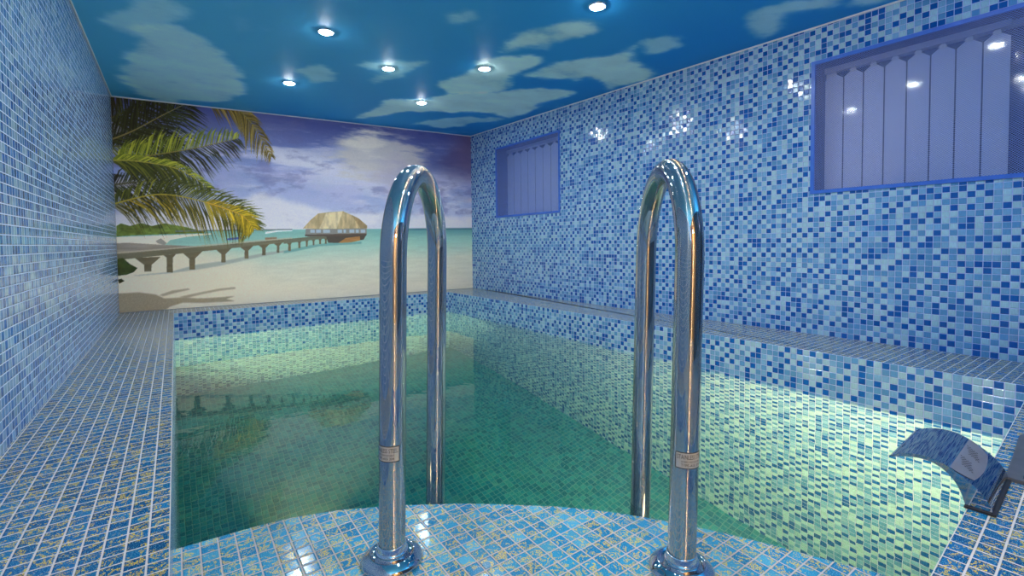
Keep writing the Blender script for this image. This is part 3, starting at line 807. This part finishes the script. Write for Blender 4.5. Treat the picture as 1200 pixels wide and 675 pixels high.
mb.face([(x, y, Z_WATER) for x, y in B]); mb.face([(x, y, zb) for x, y in B][::-1])
for i in range(4):
    a, c = B[i], B[(i + 1) % 4]
    mb.face([(a[0], a[1], zb), (c[0], c[1], zb), (c[0], c[1], Z_WATER), (a[0], a[1], Z_WATER)])
o = mb.build('pool_water', t.mat, merge=True)
tag(o, 'still green water filling the tiled pool', 'water', kind='stuff')
# ------------------------------------------------------------------ windows, blinds and perforated grilles
t = NT('thin window glass')
fr = t.n('ShaderNodeFresnel'); fr.inputs['IOR'].default_value = 1.45
tr = t.n('ShaderNodeBsdfTransparent'); tr.inputs[0].default_value = (0.97, 0.98, 1.0, 1)
gl = t.n('ShaderNodeBsdfGlossy'); gl.inputs['Roughness'].default_value = 0.06
mx = t.n('ShaderNodeMixShader'); t.l(fr.outputs[0], mx.inputs[0]); t.l(tr.outputs[0], mx.inputs[1]); t.l(gl.outputs[0], mx.inputs[2])
t.l(mx.outputs[0], t.out.inputs['Surface'])
M_glass = t.mat

def frame_bars(mb, y0, y1, z0, z1, w, xa, xb, mat=0):
    """four bars round an opening in the skewed right wall; xa..xb are depths measured from the wall face (+ is outward)"""
    def bar(ya, yb_, za, zb):
        c = [Vector((xr(y) + x, y, z)) for z in (za, zb) for y in (ya, yb_) for x in (xa, xb)]
        for q in ((0, 2, 3, 1), (4, 5, 7, 6), (0, 1, 5, 4), (2, 6, 7, 3), (0, 4, 6, 2), (1, 3, 7, 5)):
            mb.face([c[i] for i in q], None, mat)
    bar(y0, y1, z0, z0 + w); bar(y0, y1, z1 - w, z1)
    bar(y0, y0 + w, z0 + w, z1 - w); bar(y1 - w, y1, z0 + w, z1 - w)

def window_unit(idx, W, glabel, blabel, slat_y0, slat_y1, n_slats):
    y0, y1, z0, z1 = W
    # window itself: painted frame and pane deep in the recess
    root = bpy.data.objects.new('window_%d' % idx, None); COL.objects.link(root); struct(root)
    mb = MB(); frame_bars(mb, y0, y1, z0, z1, 0.022, DEP + 0.012, DEP + 0.05); mb.build('window_frame', M_white, root)
    mb = MB()
    p = [(xr(y1) + DEP + 0.03, y1, z0), (xr(y0) + DEP + 0.03, y0, z0), (xr(y0) + DEP + 0.03, y0, z1), (xr(y1) + DEP + 0.03, y1, z1)]
    mb.slab(p, [(0, 0)] * 4, 0.004); mb.build('pane', M_glass, root)
    mb = MB()
    p = [(xr(y1) + DEP + 0.058, y1, z0), (xr(y0) + DEP + 0.058, y0, z0), (xr(y0) + DEP + 0.058, y0, z1), (xr(y1) + DEP + 0.058, y1, z1)]
    mb.slab(p, [(0, 0)] * 4, 0.012); mb.build('shutter_board', M_reveal, root)
    # vertical blind
    ym = (y0 + y1) / 2
    bx = DEP - 0.018
    bl = thing('vertical_blind', blabel, 'blind', (xr(ym) + bx, ym, z1 - 0.01), 'vertical blinds in the window recesses')
    ox, oy, oz = bl.location
    mb = MB()
    mb.box(-0.012, 0.012, slat_y0 - oy, slat_y1 - oy, -0.022, 0.004); mb.build('headrail', M_white, bl)
    n = n_slats; pw = (slat_y1 - slat_y0) / n
    for k in range(n):
        mb = MB()
        a = slat_y0 + k * pw + 0.0028 - oy; b = slat_y0 + (k + 1) * pw - 0.0028 - oy
        top = -0.03; bot = z0 + 0.006 - oz
        mid = (a + b) / 2
        def xs_(y): return (xr(y + oy) + bx - ox) + 0.004 * (((y - mid) / (pw / 2)) ** 2 - 0.5)
        m = 8
        ys_ = [a + (b - a) * i / m for i in range(m + 1)]
        def tz(y): return top - 0.030 * abs((y - mid) / (pw / 2))
        for th, fl in ((0.0, False), (0.0012, True)):
            mb.grid([[(xs_(y) + th, y, bot) for y in ys_], [(xs_(y) + th, y, top - 0.045) for y in ys_], [(xs_(y) + th, y, tz(y)) for y in ys_]], 0, True, False, fl)
        s = mb.build('slat', M_blind, bl)
        mb = MB()
        mb.box(-0.003 + xs_(mid), 0.003 + xs_(mid), mid - 0.012, mid + 0.012, top - 0.014, top + 0.006)
        mb.tube([(xs_(mid), mid, top + 0.006), (xs_(mid), mid, top + 0.010)], 0.003, 8)
        mb.build('hanger_clip', M_white, s)
    # grille: painted angle frame with a diamond expanded-metal sheet and a glass pane behind it
    g = thing('window_grille', glabel, 'grille', (xr(ym), ym, z0), 'blue mesh grilles over the windows')
    gx, gy, gz = g.location
    fw = 0.017
    mb = MB(); frame_bars(mb, y0 - 0.004, y1 + 0.004, z0 - 0.004, z1 + 0.004, fw, -0.006, 0.004)
    mb.v = [(q[0] - gx, q[1] - gy, q[2] - gz) for q in mb.v]
    mb.build('frame', M_blue, g, merge=False)
    mb = MB()
    pa, pb = 0.0100, 0.0086                     # spacing along and up the sheet
    ya, yb_, za, zb = y0 + fw - 0.006, y1 - fw + 0.006, z0 + fw - 0.006, z1 - fw + 0.006
    hw = 0.00055
    slope = pb / pa
    L = math.hypot(pa, pb); nx, nz_ = -pb / L * hw, pa / L * hw
    for sgn in (1, -1):
        Wd, Ht = yb_ - ya, zb - za
        n_ = int((Wd * slope + Ht) / pb) + 1
        for k in range(n_):
            c = k * pb                          # z = c - slope*y (sgn -1) or mirrored
            ya_, yb2 = max(0, (c - Ht) / slope), min(Wd, c / slope)
            if yb2 - ya_ < 0.002: continue
            p0 = (ya_, c - slope * ya_); p1 = (yb2, c - slope * yb2)
            if sgn > 0: p0, p1 = (Wd - p0[0], p0[1]), (Wd - p1[0], p1[1])
            sx = 1 if sgn > 0 else -1
            def at(p, d, dep): 
                y = ya + p[0] + d * (pb / L) * hw; z = za + p[1] + d * (pa / L) * hw * (-sx)
                return (xr(y) + dep - gx, y - gy, z - gz)
            e = 0.0 if sgn > 0 else 0.0004
            q = [at(p0, -1, e), at(p1, -1, e), at(p1, 1, e), at(p0, 1, e)]
            r = [at(p0, -1, e + 0.001), at(p1, -1, e + 0.001), at(p1, 1, e + 0.001), at(p0, 1, e + 0.001)]
            mb.face(q); mb.face(r[::-1])
            mb.face([q[0], r[0], r[1], q[1]]); mb.face([q[3], q[2], r[2], r[3]])
    mb.build('mesh_sheet', M_mesh, g)
    mb = MB()
    p = [(xr(y1) + 0.022 - gx, y1 - 0.001 - gy, 0.001), (xr(y0) + 0.022 - gx, y0 + 0.001 - gy, 0.001),
         (xr(y0) + 0.022 - gx, y0 + 0.001 - gy, z1 - z0 - 0.001), (xr(y1) + 0.022 - gx, y1 - 0.001 - gy, z1 - z0 - 0.001)]
    mb.face(p); mb.build('glass_pane', M_glass, g)

M_mesh = plain('lilac blue mesh paint', srgb(124, 152, 238), 0.35, noise=0.05)
window_unit(1, W1, 'large near blue grille of fine mesh cut by the right edge of the photo', 'pale lilac vertical blind behind the large near mesh grille', 0.866 * S, 2.252 * S, 8)
window_unit(2, W2, 'small far blue mesh grille on the tiled wall close to the beach mural', 'pale lilac vertical blind behind the small far mesh grille', 6.25 * S, 8.065 * S, 8)

# ------------------------------------------------------------------ grab rails
def text_mesh(body, size):
    cu = bpy.data.curves.new('t', 'FONT'); cu.body = body; cu.size = size; cu.align_x = 'CENTER'; cu.align_y = 'CENTER'
    cu.fill_mode = 'FRONT'; cu.resolution_u = 3
    ob = bpy.data.objects.new('t', cu); COL.objects.link(ob)
    bpy.context.view_layer.update()
    me = bpy.data.meshes.new_from_object(ob.evaluated_get(bpy.context.evaluated_depsgraph_get()))
    v = [tuple(q.co) for q in me.vertices]; f = [tuple(p.vertices) for p in me.polygons]
    bpy.data.objects.remove(ob); bpy.data.curves.remove(cu); bpy.data.meshes.remove(me)
    return v, f

NRM = Vector((0.632, 0.775, 0)).normalized()
LEAN = Vector((0.816, -0.577, 0)) * 0.0235
TR = 0.0245                                       # tube radius
def grab_rail(fx, fy, label, ang0, ang1, zlab, cam_right=True):
    span = 0.75 * S
    r = span / 2
    z_arc = 0.305 * S + S - r
    g = thing('grab_rail', label, 'handrail', (fx, fy, Z_STEP), 'chrome grab rails on the entry step')
    o = Vector((fx, fy, Z_STEP))
    def P(s, z): return NRM * s + Vector((0, 0, z - Z_STEP)) + LEAN * (z - Z_STEP)
    path = [P(0, Z_STEP + 0.002 + (z_arc - Z_STEP) * k / 14) for k in range(15)]
    for k in range(1, 33):
        a = math.pi * k / 32
        path.append(P(r - r * math.cos(a), z_arc + r * math.sin(a)))
    zend = Z_FLOOR + 0.55
    path += [P(span, z_arc + (zend - z_arc) * k / 16) for k in range(1, 17)]
    mb = MB(); mb.tube(path, TR, 40); mb.build('tube', M_tube, g)
    # flange: domed cover plate with a ring groove and a two-step collar
    R = 0.0575
    prof = [(R - 0.002, 0.0), (R, 0.002), (R - 0.0005, 0.006), (R - 0.005, 0.0115), (R - 0.012, 0.0155), (0.0425, 0.0175), (0.0415, 0.0180), (0.0405, 0.0180),
            (0.0395, 0.0165), (0.0370, 0.0150), (0.0310, 0.0142), (0.0300, 0.0142)]
    mb = MB(); mb.lathe(prof, 64)
    f = mb.build('flange', M_chrome, g)
    mb = MB(); mb.lathe([(0.0300, 0.0135), (0.0300, 0.0210), (0.0292, 0.0225), (0.0276, 0.0230), (0.0268, 0.0245), (0.0266, 0.0330), (0.0258, 0.0342), (0.0246, 0.0345)], 64)
    mb.build('collar', M_chrome_soft, f)
    # foot of the rear leg, on a bracket under water
    mb = MB(); q = P(span, zend)
    mb.lathe([(0.0, -0.004), (0.027, -0.004), (0.0285, 0.0), (0.0285, 0.03), (0.0262, 0.034), (0.0246, 0.034)], 32, origin=q)
    mb.build('end_cap', M_black, g)
    # wrapped label with black border and lettering
    c = P(0, zlab)
    d = Vector((o.x + c.x, o.y + c.y, 0)).normalized()
    ri = Vector((d.y, -d.x, 0))
    def cyl(a, h, off): return c + Vector((0, 0, h)) + LEAN * h + (-d * math.cos(a) + ri * math.sin(a)) * (TR + off)
    hh = 0.0145
    a0, a1 = math.radians(ang0), math.radians(ang1)
    def patch(mb, aa, ab, h0, h1, off):
        n = 32
        mb.grid([[cyl(aa + (ab - aa) * k / n, h, off) for k in range(n + 1)] for h in (h0, h1)])
    mb = MB(); patch(mb, a0, a1, -hh, hh, 0.00025); lb = mb.build('label', M_label, g); tag(lb, 'silver sticker with black border and lettering')
    bw = 0.0013; da = bw / TR
    mb = MB()
    patch(mb, a0, a1, hh - bw, hh, 0.0004); patch(mb, a0, a1, -hh, -hh + bw, 0.0004)
    patch(mb, a0, a0 + da, -hh, hh, 0.0004); patch(mb, a1 - da, a1, -hh, hh, 0.0004)
    mb.build('border', M_black, lb)
    am = (a0 + a1) / 2; width = (a1 - a0) * TR * 0.88
    mb = MB()
    for body, h, size in (('STAINLESS STEEL', 0.0058, 0.0112), ('ACERO INOXIDABLE', -0.0022, 0.0052), ('TYPE-AISI 304', -0.0085, 0.0072)):
        v, f = text_mesh(body, size)
        x0, x1 = min(q[0] for q in v), max(q[0] for q in v)
        k = width * (1.0 if size > 0.01 else 0.72) / (x1 - x0)
        b = len(mb.v)
        for q in v: mb.v.append(tuple(cyl(am + (q[0] - (x0 + x1) / 2) * k / TR, h + q[1], 0.0004)))
        for q in f:
            mb.f.append(tuple(b + i for i in q)); mb.uv += [(0, 0)] * len(q); mb.m.append(0); mb.s.append(False)
    mb.build('lettering', M_black, lb)
    return g
k = 1.24 / 1.265
grab_rail(0.672 * S * k, 1.803 * S * k, 'left chrome hoop grab rail, rising in front of the beach mural', -102, 30, 0.202 * S)
grab_rail(1.550 * S * k, 1.087 * S * k, 'chrome hoop grab rail on the right, between the other rail and the water spout', -37, 95, 0.200 * S)

# ------------------------------------------------------------------ waterfall spout on the front deck
ox, oy = 2.36 * S, 0.447 * S
sp = thing('water_spout', 'chrome curved waterfall spout arching over the pool from the front deck', 'fountain', (ox, oy, 0))
sp.rotation_euler = (0, 0, math.atan(0.054))
out_p = [(.373, -1), (.378, -.975), (.388, -.955), (.408, -.929), (.430, -.909), (.452, -.893), (.472, -.880), (.492, -.868), (.523, -.856), (.56, -.850), (.60, -.853), (.64, -.866), (.660, -.877), (.673, -.886)]
in_p = [(.445, -1), (.450, -.980), (.457, -.957), (.466, -.935), (.478, -.915), (.494, -.896), (.512, -.881), (.530, -.872), (.549, -.866), (.575, -.864), (.605, -.868), (.640, -.878), (.660, -.886), (.672, -.892)]
cv_ = lambda q: ((q[0] - .447) * S, (q[1] + 1) * S + 0.001)
OUT = [cv_(q) for q in out_p]; INN = [cv_(q) for q in in_p]
WS = 0.40 * S
def smooth_path(p, m=4):
    r = []
    for i in range(len(p) - 1):
        p0, p1, p2, p3 = p[max(i - 1, 0)], p[i], p[i + 1], p[min(i + 2, len(p) - 1)]
        for j in range(m):
            f = j / m
            r.append(tuple(0.5 * (2 * p1[c] + (p2[c] - p0[c]) * f + (2 * p0[c] - 5 * p1[c] + 4 * p2[c] - p3[c]) * f * f + (3 * p1[c] - p0[c] - 3 * p2[c] + p3[c]) * f ** 3) for c in (0, 1)))
    return r + [p[-1]]
OUT, INN = smooth_path(OUT), smooth_path(INN)
mb = MB()
def crown(x): return 0.0                                # flat across
nx = 12
xs_ = [WS * i / nx for i in range(nx + 1)]
mb.grid([[(x, q[0], q[1]) for x in xs_] for q in OUT], 0, True, False, True)
mb.grid([[(x, q[0], q[1]) for x in xs_] for q in INN], 0, True, False, False)
mb.grid([[(x, OUT[-1][0], OUT[-1][1]) for x in xs_], [(x, INN[-1][0], INN[-1][1]) for x in xs_]], 0, False, False, True)
for x, fl in ((0.0, False), (WS, True)):
    mb.grid([[(x, q[0], q[1]) for q in OUT], [(x, q[0], q[1]) for q in INN]], 0, False, False, fl)
body = mb.build('blade', M_spout, sp)
mb = MB(); mb.box(-0.004, WS + 0.004, OUT[0][0] - 0.004, INN[0][0] + 0.002, 0.0, 0.004); mb.build('base_plate', M_hole, sp)
# satin badge wrapped over the crest with two dotted leaf shapes
M_satin = plain('satin silver badge', srgb(150, 154, 166), 0.4, 0.5, noise=0.04)
arc = [0.0]
for a, b in zip(OUT[:-1], OUT[1:]): arc.append(arc[-1] + math.dist(a, b))
def on_out(s, off):
    s = min(max(s, 0), arc[-1] - 1e-6)
    i = max(k for k in range(len(arc)) if arc[k] <= s); i = min(i, len(OUT) - 2)
    f = (s - arc[i]) / (arc[i + 1] - arc[i])
    p = [OUT[i][c] + (OUT[i + 1][c] - OUT[i][c]) * f for c in (0, 1)]
    tx, tz_ = OUT[i + 1][0] - OUT[i][0], OUT[i + 1][1] - OUT[i][1]; L = math.hypot(tx, tz_)
    return (p[0] - tz_ / L * off, p[1] + tx / L * off)
def on_face(x, s, off):
    q = on_out(s, off); return (x, q[0], q[1])
s_of = lambda y: arc[min(range(len(OUT)), key=lambda k: abs(OUT[k][0] - (y - .447) * S))]
sA, sB = s_of(0.432), s_of(0.490)
mb = MB()
rows = []
for i in range(13):
    f = i / 12
    ins = 0.10 * (1 - f) ** 2
    rows.append([on_face(WS * (ins + (0.99 - 2 * ins) * j / 12 + 0.005), sA + (sB - sA) * f + (0.006 * math.sin(math.pi * j / 12) * (f - 1)), 0.0006) for j in range(13)])
mb.grid(rows, 0, True, False, True)
bd = mb.build('badge', M_satin, body)
for sgn in (-1, 1):
    mb = MB()
    for iu in range(7):
        for iv in range(9):
            u_ = (iu - 3) / 3.0; v_ = (iv - 4) / 4.0
            if abs(u_) + abs(v_) * 0.9 > 1.05: continue
            cx = WS * 0.5 + sgn * WS * 0.17 + u_ * WS * 0.085 + v_ * WS * 0.10
            cs = (sA + sB) / 2 + 0.002 + v_ * (sB - sA) * 0.34 - u_ * (sB - sA) * 0.12
            rr = 0.0014
            c0 = [on_face(cx + rr * math.cos(a), cs + rr * math.sin(a), 0.0010) for a in (2 * math.pi * k / 10 for k in range(10))]
            mb.face(c0)
    mb.build('dotted_leaf', M_hole, bd)

# ------------------------------------------------------------------ drain cover beside the spout
dx, dy = 2.755 * S, 0.402 * S
dr = thing('drain_cover', 'flat grey steel drain cover with slotted mesh insert behind the spout', 'drain', (dx, dy, 0.0005))
dr.rotation_euler = (0, 0, math.atan(0.075))
LX, LY, BR = 0.66 * S, 0.26 * S, 0.022
mb = MB()
mb.box(0, LX, -BR, 0, 0, 0.007); mb.box(0, LX, -LY, -LY + BR, 0, 0.007); mb.box(0, BR * 0.75, -LY + BR, -BR, 0, 0.007); mb.box(LX - 0.05, LX, -LY + BR, -BR, 0, 0.007)
mb.build('frame', M_dark_steel, dr)
mb = MB(); mb.box(BR * 0.75, LX - 0.05, -LY + BR, -BR, 0.0, 0.0012); mb.build('tray', M_hole, dr)
mb = MB()
x = BR * 0.75
while x < LX - 0.052:
    mb.box(x, x + 0.0022, -LY + BR, -BR, 0.003, 0.0062); x += 0.0058
y = -LY + BR
while y < -BR:
    mb.box(BR * 0.75, LX - 0.05, y, y + 0.002, 0.0025, 0.0055); y += 0.0085
mb.build('grating', M_chrome_soft, dr)

# ------------------------------------------------------------------ ceiling downlights
M_lens = emission('lit downlight lens', (0.94, 1.0, 0.98, 1), LAMP_POWER)
def downlight(x, y, label):
    z = zc(x, y)
    d = thing('downlight', label, 'ceiling light', (x, y, z), 'ceiling downlights')
    mb = MB()
    mb.lathe([(0.0330, -0.0005), (0.0330, -0.0050), (0.0345, -0.0062), (0.0375, -0.0060), (0.0405, -0.0035), (0.0415, 0.0005)], 40)
    mb.build('trim_ring', M_chrome_soft, d)
    mb = MB()
    mb.lathe([(0.0330, -0.0030), (0.0300, -0.0068), (0.0240, -0.0095), (0.0160, -0.0112), (0.0080, -0.0120), (0.0004, -0.0122)], 32)
    mb.build('lens', M_lens, d)
LBL = ['lit downlight in the left row, second nearest the palm fronds, large cloud to its left', 'lit downlight at the far end of the left row, closest to the palm fronds',
       'lit downlight between the two rows, in the middle of the ceiling', 'lit downlight at the far end of the right row, just above the mural',
       'lit downlight in the right row set in the large pale cloud', 'lit downlight nearest the top edge, above the right grab rail']
for (x, y), lb in zip(LAMPS, LBL): downlight(x, y, lb)
for x, y in ((0.654, 1.56), (0.654, 0.58), (1.60, 0.58), (1.10, 1.05)): downlight(x, y, 'lit downlight in the ceiling outside the picture, over the near end of the pool')

# ------------------------------------------------------------------ underwater lamp in the curved riser of the step
M_pool_lens = emission('lit underwater lens', (1.0, 0.82, 0.46, 1), 40.0)
def underwater_lamp(x, y, z, dirv, label, watts, cone, dome=1.0):
    d = thing('underwater_lamp', label, 'pool light', (x, y, z))
    q = Vector(dirv).normalized().to_track_quat('Z', 'Y')
    d.rotation_mode = 'QUATERNION'; d.rotation_quaternion = q
    mb = MB(); mb.lathe([(0.075, 0.0), (0.075, 0.010 * dome), (0.068, 0.016 * dome), (0.058, 0.014 * dome), (0.056, 0.006 * dome)], 40); mb.build('trim_ring', M_chrome_soft, d)
    mb = MB(); mb.lathe([(0.057, 0.006 * dome), (0.045, 0.010 * dome), (0.025, 0.013 * dome), (0.0005, 0.014 * dome)], 32); mb.build('lens', M_pool_lens, d)
    sd = bpy.data.lights.new('spot', 'SPOT'); sd.energy = watts; sd.color = (1.0, 0.64, 0.30); sd.spot_size = math.radians(cone); sd.spot_blend = 0.55; sd.shadow_soft_size = 0.02
    so = bpy.data.objects.new('spot', sd); COL.objects.link(so); so.parent = d
    so.location = (0, 0, 0.04); so.rotation_euler = (math.pi, 0, 0)
underwater_lamp(0.897, 0.522, -0.46, (0.80, 0.60, 0.04), 'round underwater lamp in the curved side of the entry step facing the right wall', SPOT_RIGHT, 135)
underwater_lamp(0.19, 1.117, -0.36, (0.27, 0.96, 0.0), 'round underwater lamp in the entry step facing the mural wall', SPOT_FAR, 56)

# ------------------------------------------------------------------ uplights added behind the camera to lighten ceiling and mural
M_fill = emission('added fill light glass', (0.93, 1.0, 0.98, 1), FILL_POWER)
for x, w in ((-0.24, 'left'), (1.75, 'right')):
    u = thing('fill_uplight', 'half-bowl uplight added as fill on the %s side of the wall behind the camera' % w, 'lamp', (x, Y_FRONT, 0.98), 'added fill uplights behind the camera')
    mb = MB()
    n = 24
    rows = [[(r * math.cos(math.pi * k / n), r * math.sin(math.pi * k / n) + 0.001, z) for k in range(n + 1)] for r, z in ((0.002, -0.10), (0.05, -0.085), (0.085, -0.05), (0.10, 0.0), (0.096, 0.0), (0.08, -0.045))]
    mb.grid(rows); mb.build('bowl', M_white, u)
    mb = MB(); mb.face([(0.09 * math.cos(math.pi * k / n), 0.09 * math.sin(math.pi * k / n) + 0.002, -0.012) for k in range(n + 1)]); mb.build('glass', M_fill, u)

# ------------------------------------------------------------------ timber-lined anteroom behind the doorway
def wood(name, c0, c1):
    t = NT(name)
    tc = t.n('ShaderNodeTexCoord').outputs['Object']
    mp = t.vmath('MULTIPLY', tc, (14.0, 14.0, 1.2)).outputs[0]
    nz = t.n('ShaderNodeTexNoise'); t.l(mp, nz.inputs['Vector']); nz.inputs['Scale'].default_value = 2.0; nz.inputs['Detail'].default_value = 4.0
    t.principled(t.ramp(nz.outputs[0], [(0.3, c0), (0.7, c1)], 'LINEAR'), 0.45)
    return t.mat
M_oak = wood('dark walnut boards', srgb(70, 48, 40), srgb(96, 66, 50))
M_wood = wood('honey pine boards', srgb(196, 132, 66), srgb(228, 176, 104))
mb = MB()
ax0, ax1, ay = DX0 - 0.12, DX1 + 0.12, Y_FRONT - 0.40
def board_wall(a, b, n):
    for k in range(n):
        p = [a[i] + (b[i] - a[i]) * k / n for i in (0, 1)]; q = [a[i] + (b[i] - a[i]) * (k + 0.97) / n for i in (0, 1)]
        mb.slab([(p[0], p[1], 0), (q[0], q[1], 0), (q[0], q[1], Z_TOP), (p[0], p[1], Z_TOP)], [(0, 0)] * 4, 0.02)
board_wall((ax0, ay), (ax1, ay), 12); board_wall((ax0, Y_FRONT - 0.08), (ax0, ay), 6); board_wall((ax1, ay), (ax1, Y_FRONT - 0.08), 6)
mb.box(ax0 - 0.02, ax1 + 0.02, ay - 0.02, Y_FRONT - 0.08, Z_TOP - 0.03, Z_TOP)
struct(mb.build('trim_4', M_oak))
mb = MB()
for x0, x1, z0, z1 in ((DX0 - 0.05, DX0, 0.0, DZ + 0.05), (DX1, DX1 + 0.05, 0.0, DZ + 0.05), (DX0, DX1, DZ, DZ + 0.05)):
    mb.box(x0, x1, Y_FRONT - 0.02, Y_FRONT + 0.012, z0, z1)
struct(mb.build('trim_5', M_wood))
dr_ = bpy.data.objects.new('door_1', None); COL.objects.link(dr_); struct(dr_); dr_.location = (0.14, ay, 0)
mb = MB(); mb.box(-0.36, 0.36, 0.001, 0.028, 0.0, 1.40); mb.build('door_leaf', M_wood, dr_)
mb = MB(); mb.tube([(0.31, 0.028, 0.60), (0.31, 0.055, 0.60), (0.31, 0.055, 0.76), (0.31, 0.028, 0.76)], 0.006, 12); mb.build('door_handle', M_chrome_soft, dr_)
M_warm = emission('warm bulb glass', (1.0, 0.66, 0.30, 1), WARM_POWER)
wl = thing('wall_lamp', 'warm round lamp on the timber wall of the anteroom behind the camera', 'lamp', (0.14, ay + 0.028, 1.30))
mb = MB(); mb.lathe([(0.0, 0.0), (0.06, 0.0), (0.06, 0.012), (0.05, 0.018)], 32, axis=Matrix.Rotation(-math.pi / 2, 3, 'X')); mb.build('base', M_white, wl)
mb = MB(); mb.lathe([(0.05, 0.016), (0.056, 0.04), (0.05, 0.075), (0.03, 0.095), (0.001, 0.102)], 32, axis=Matrix.Rotation(-math.pi / 2, 3, 'X')); mb.build('globe', M_warm, wl)
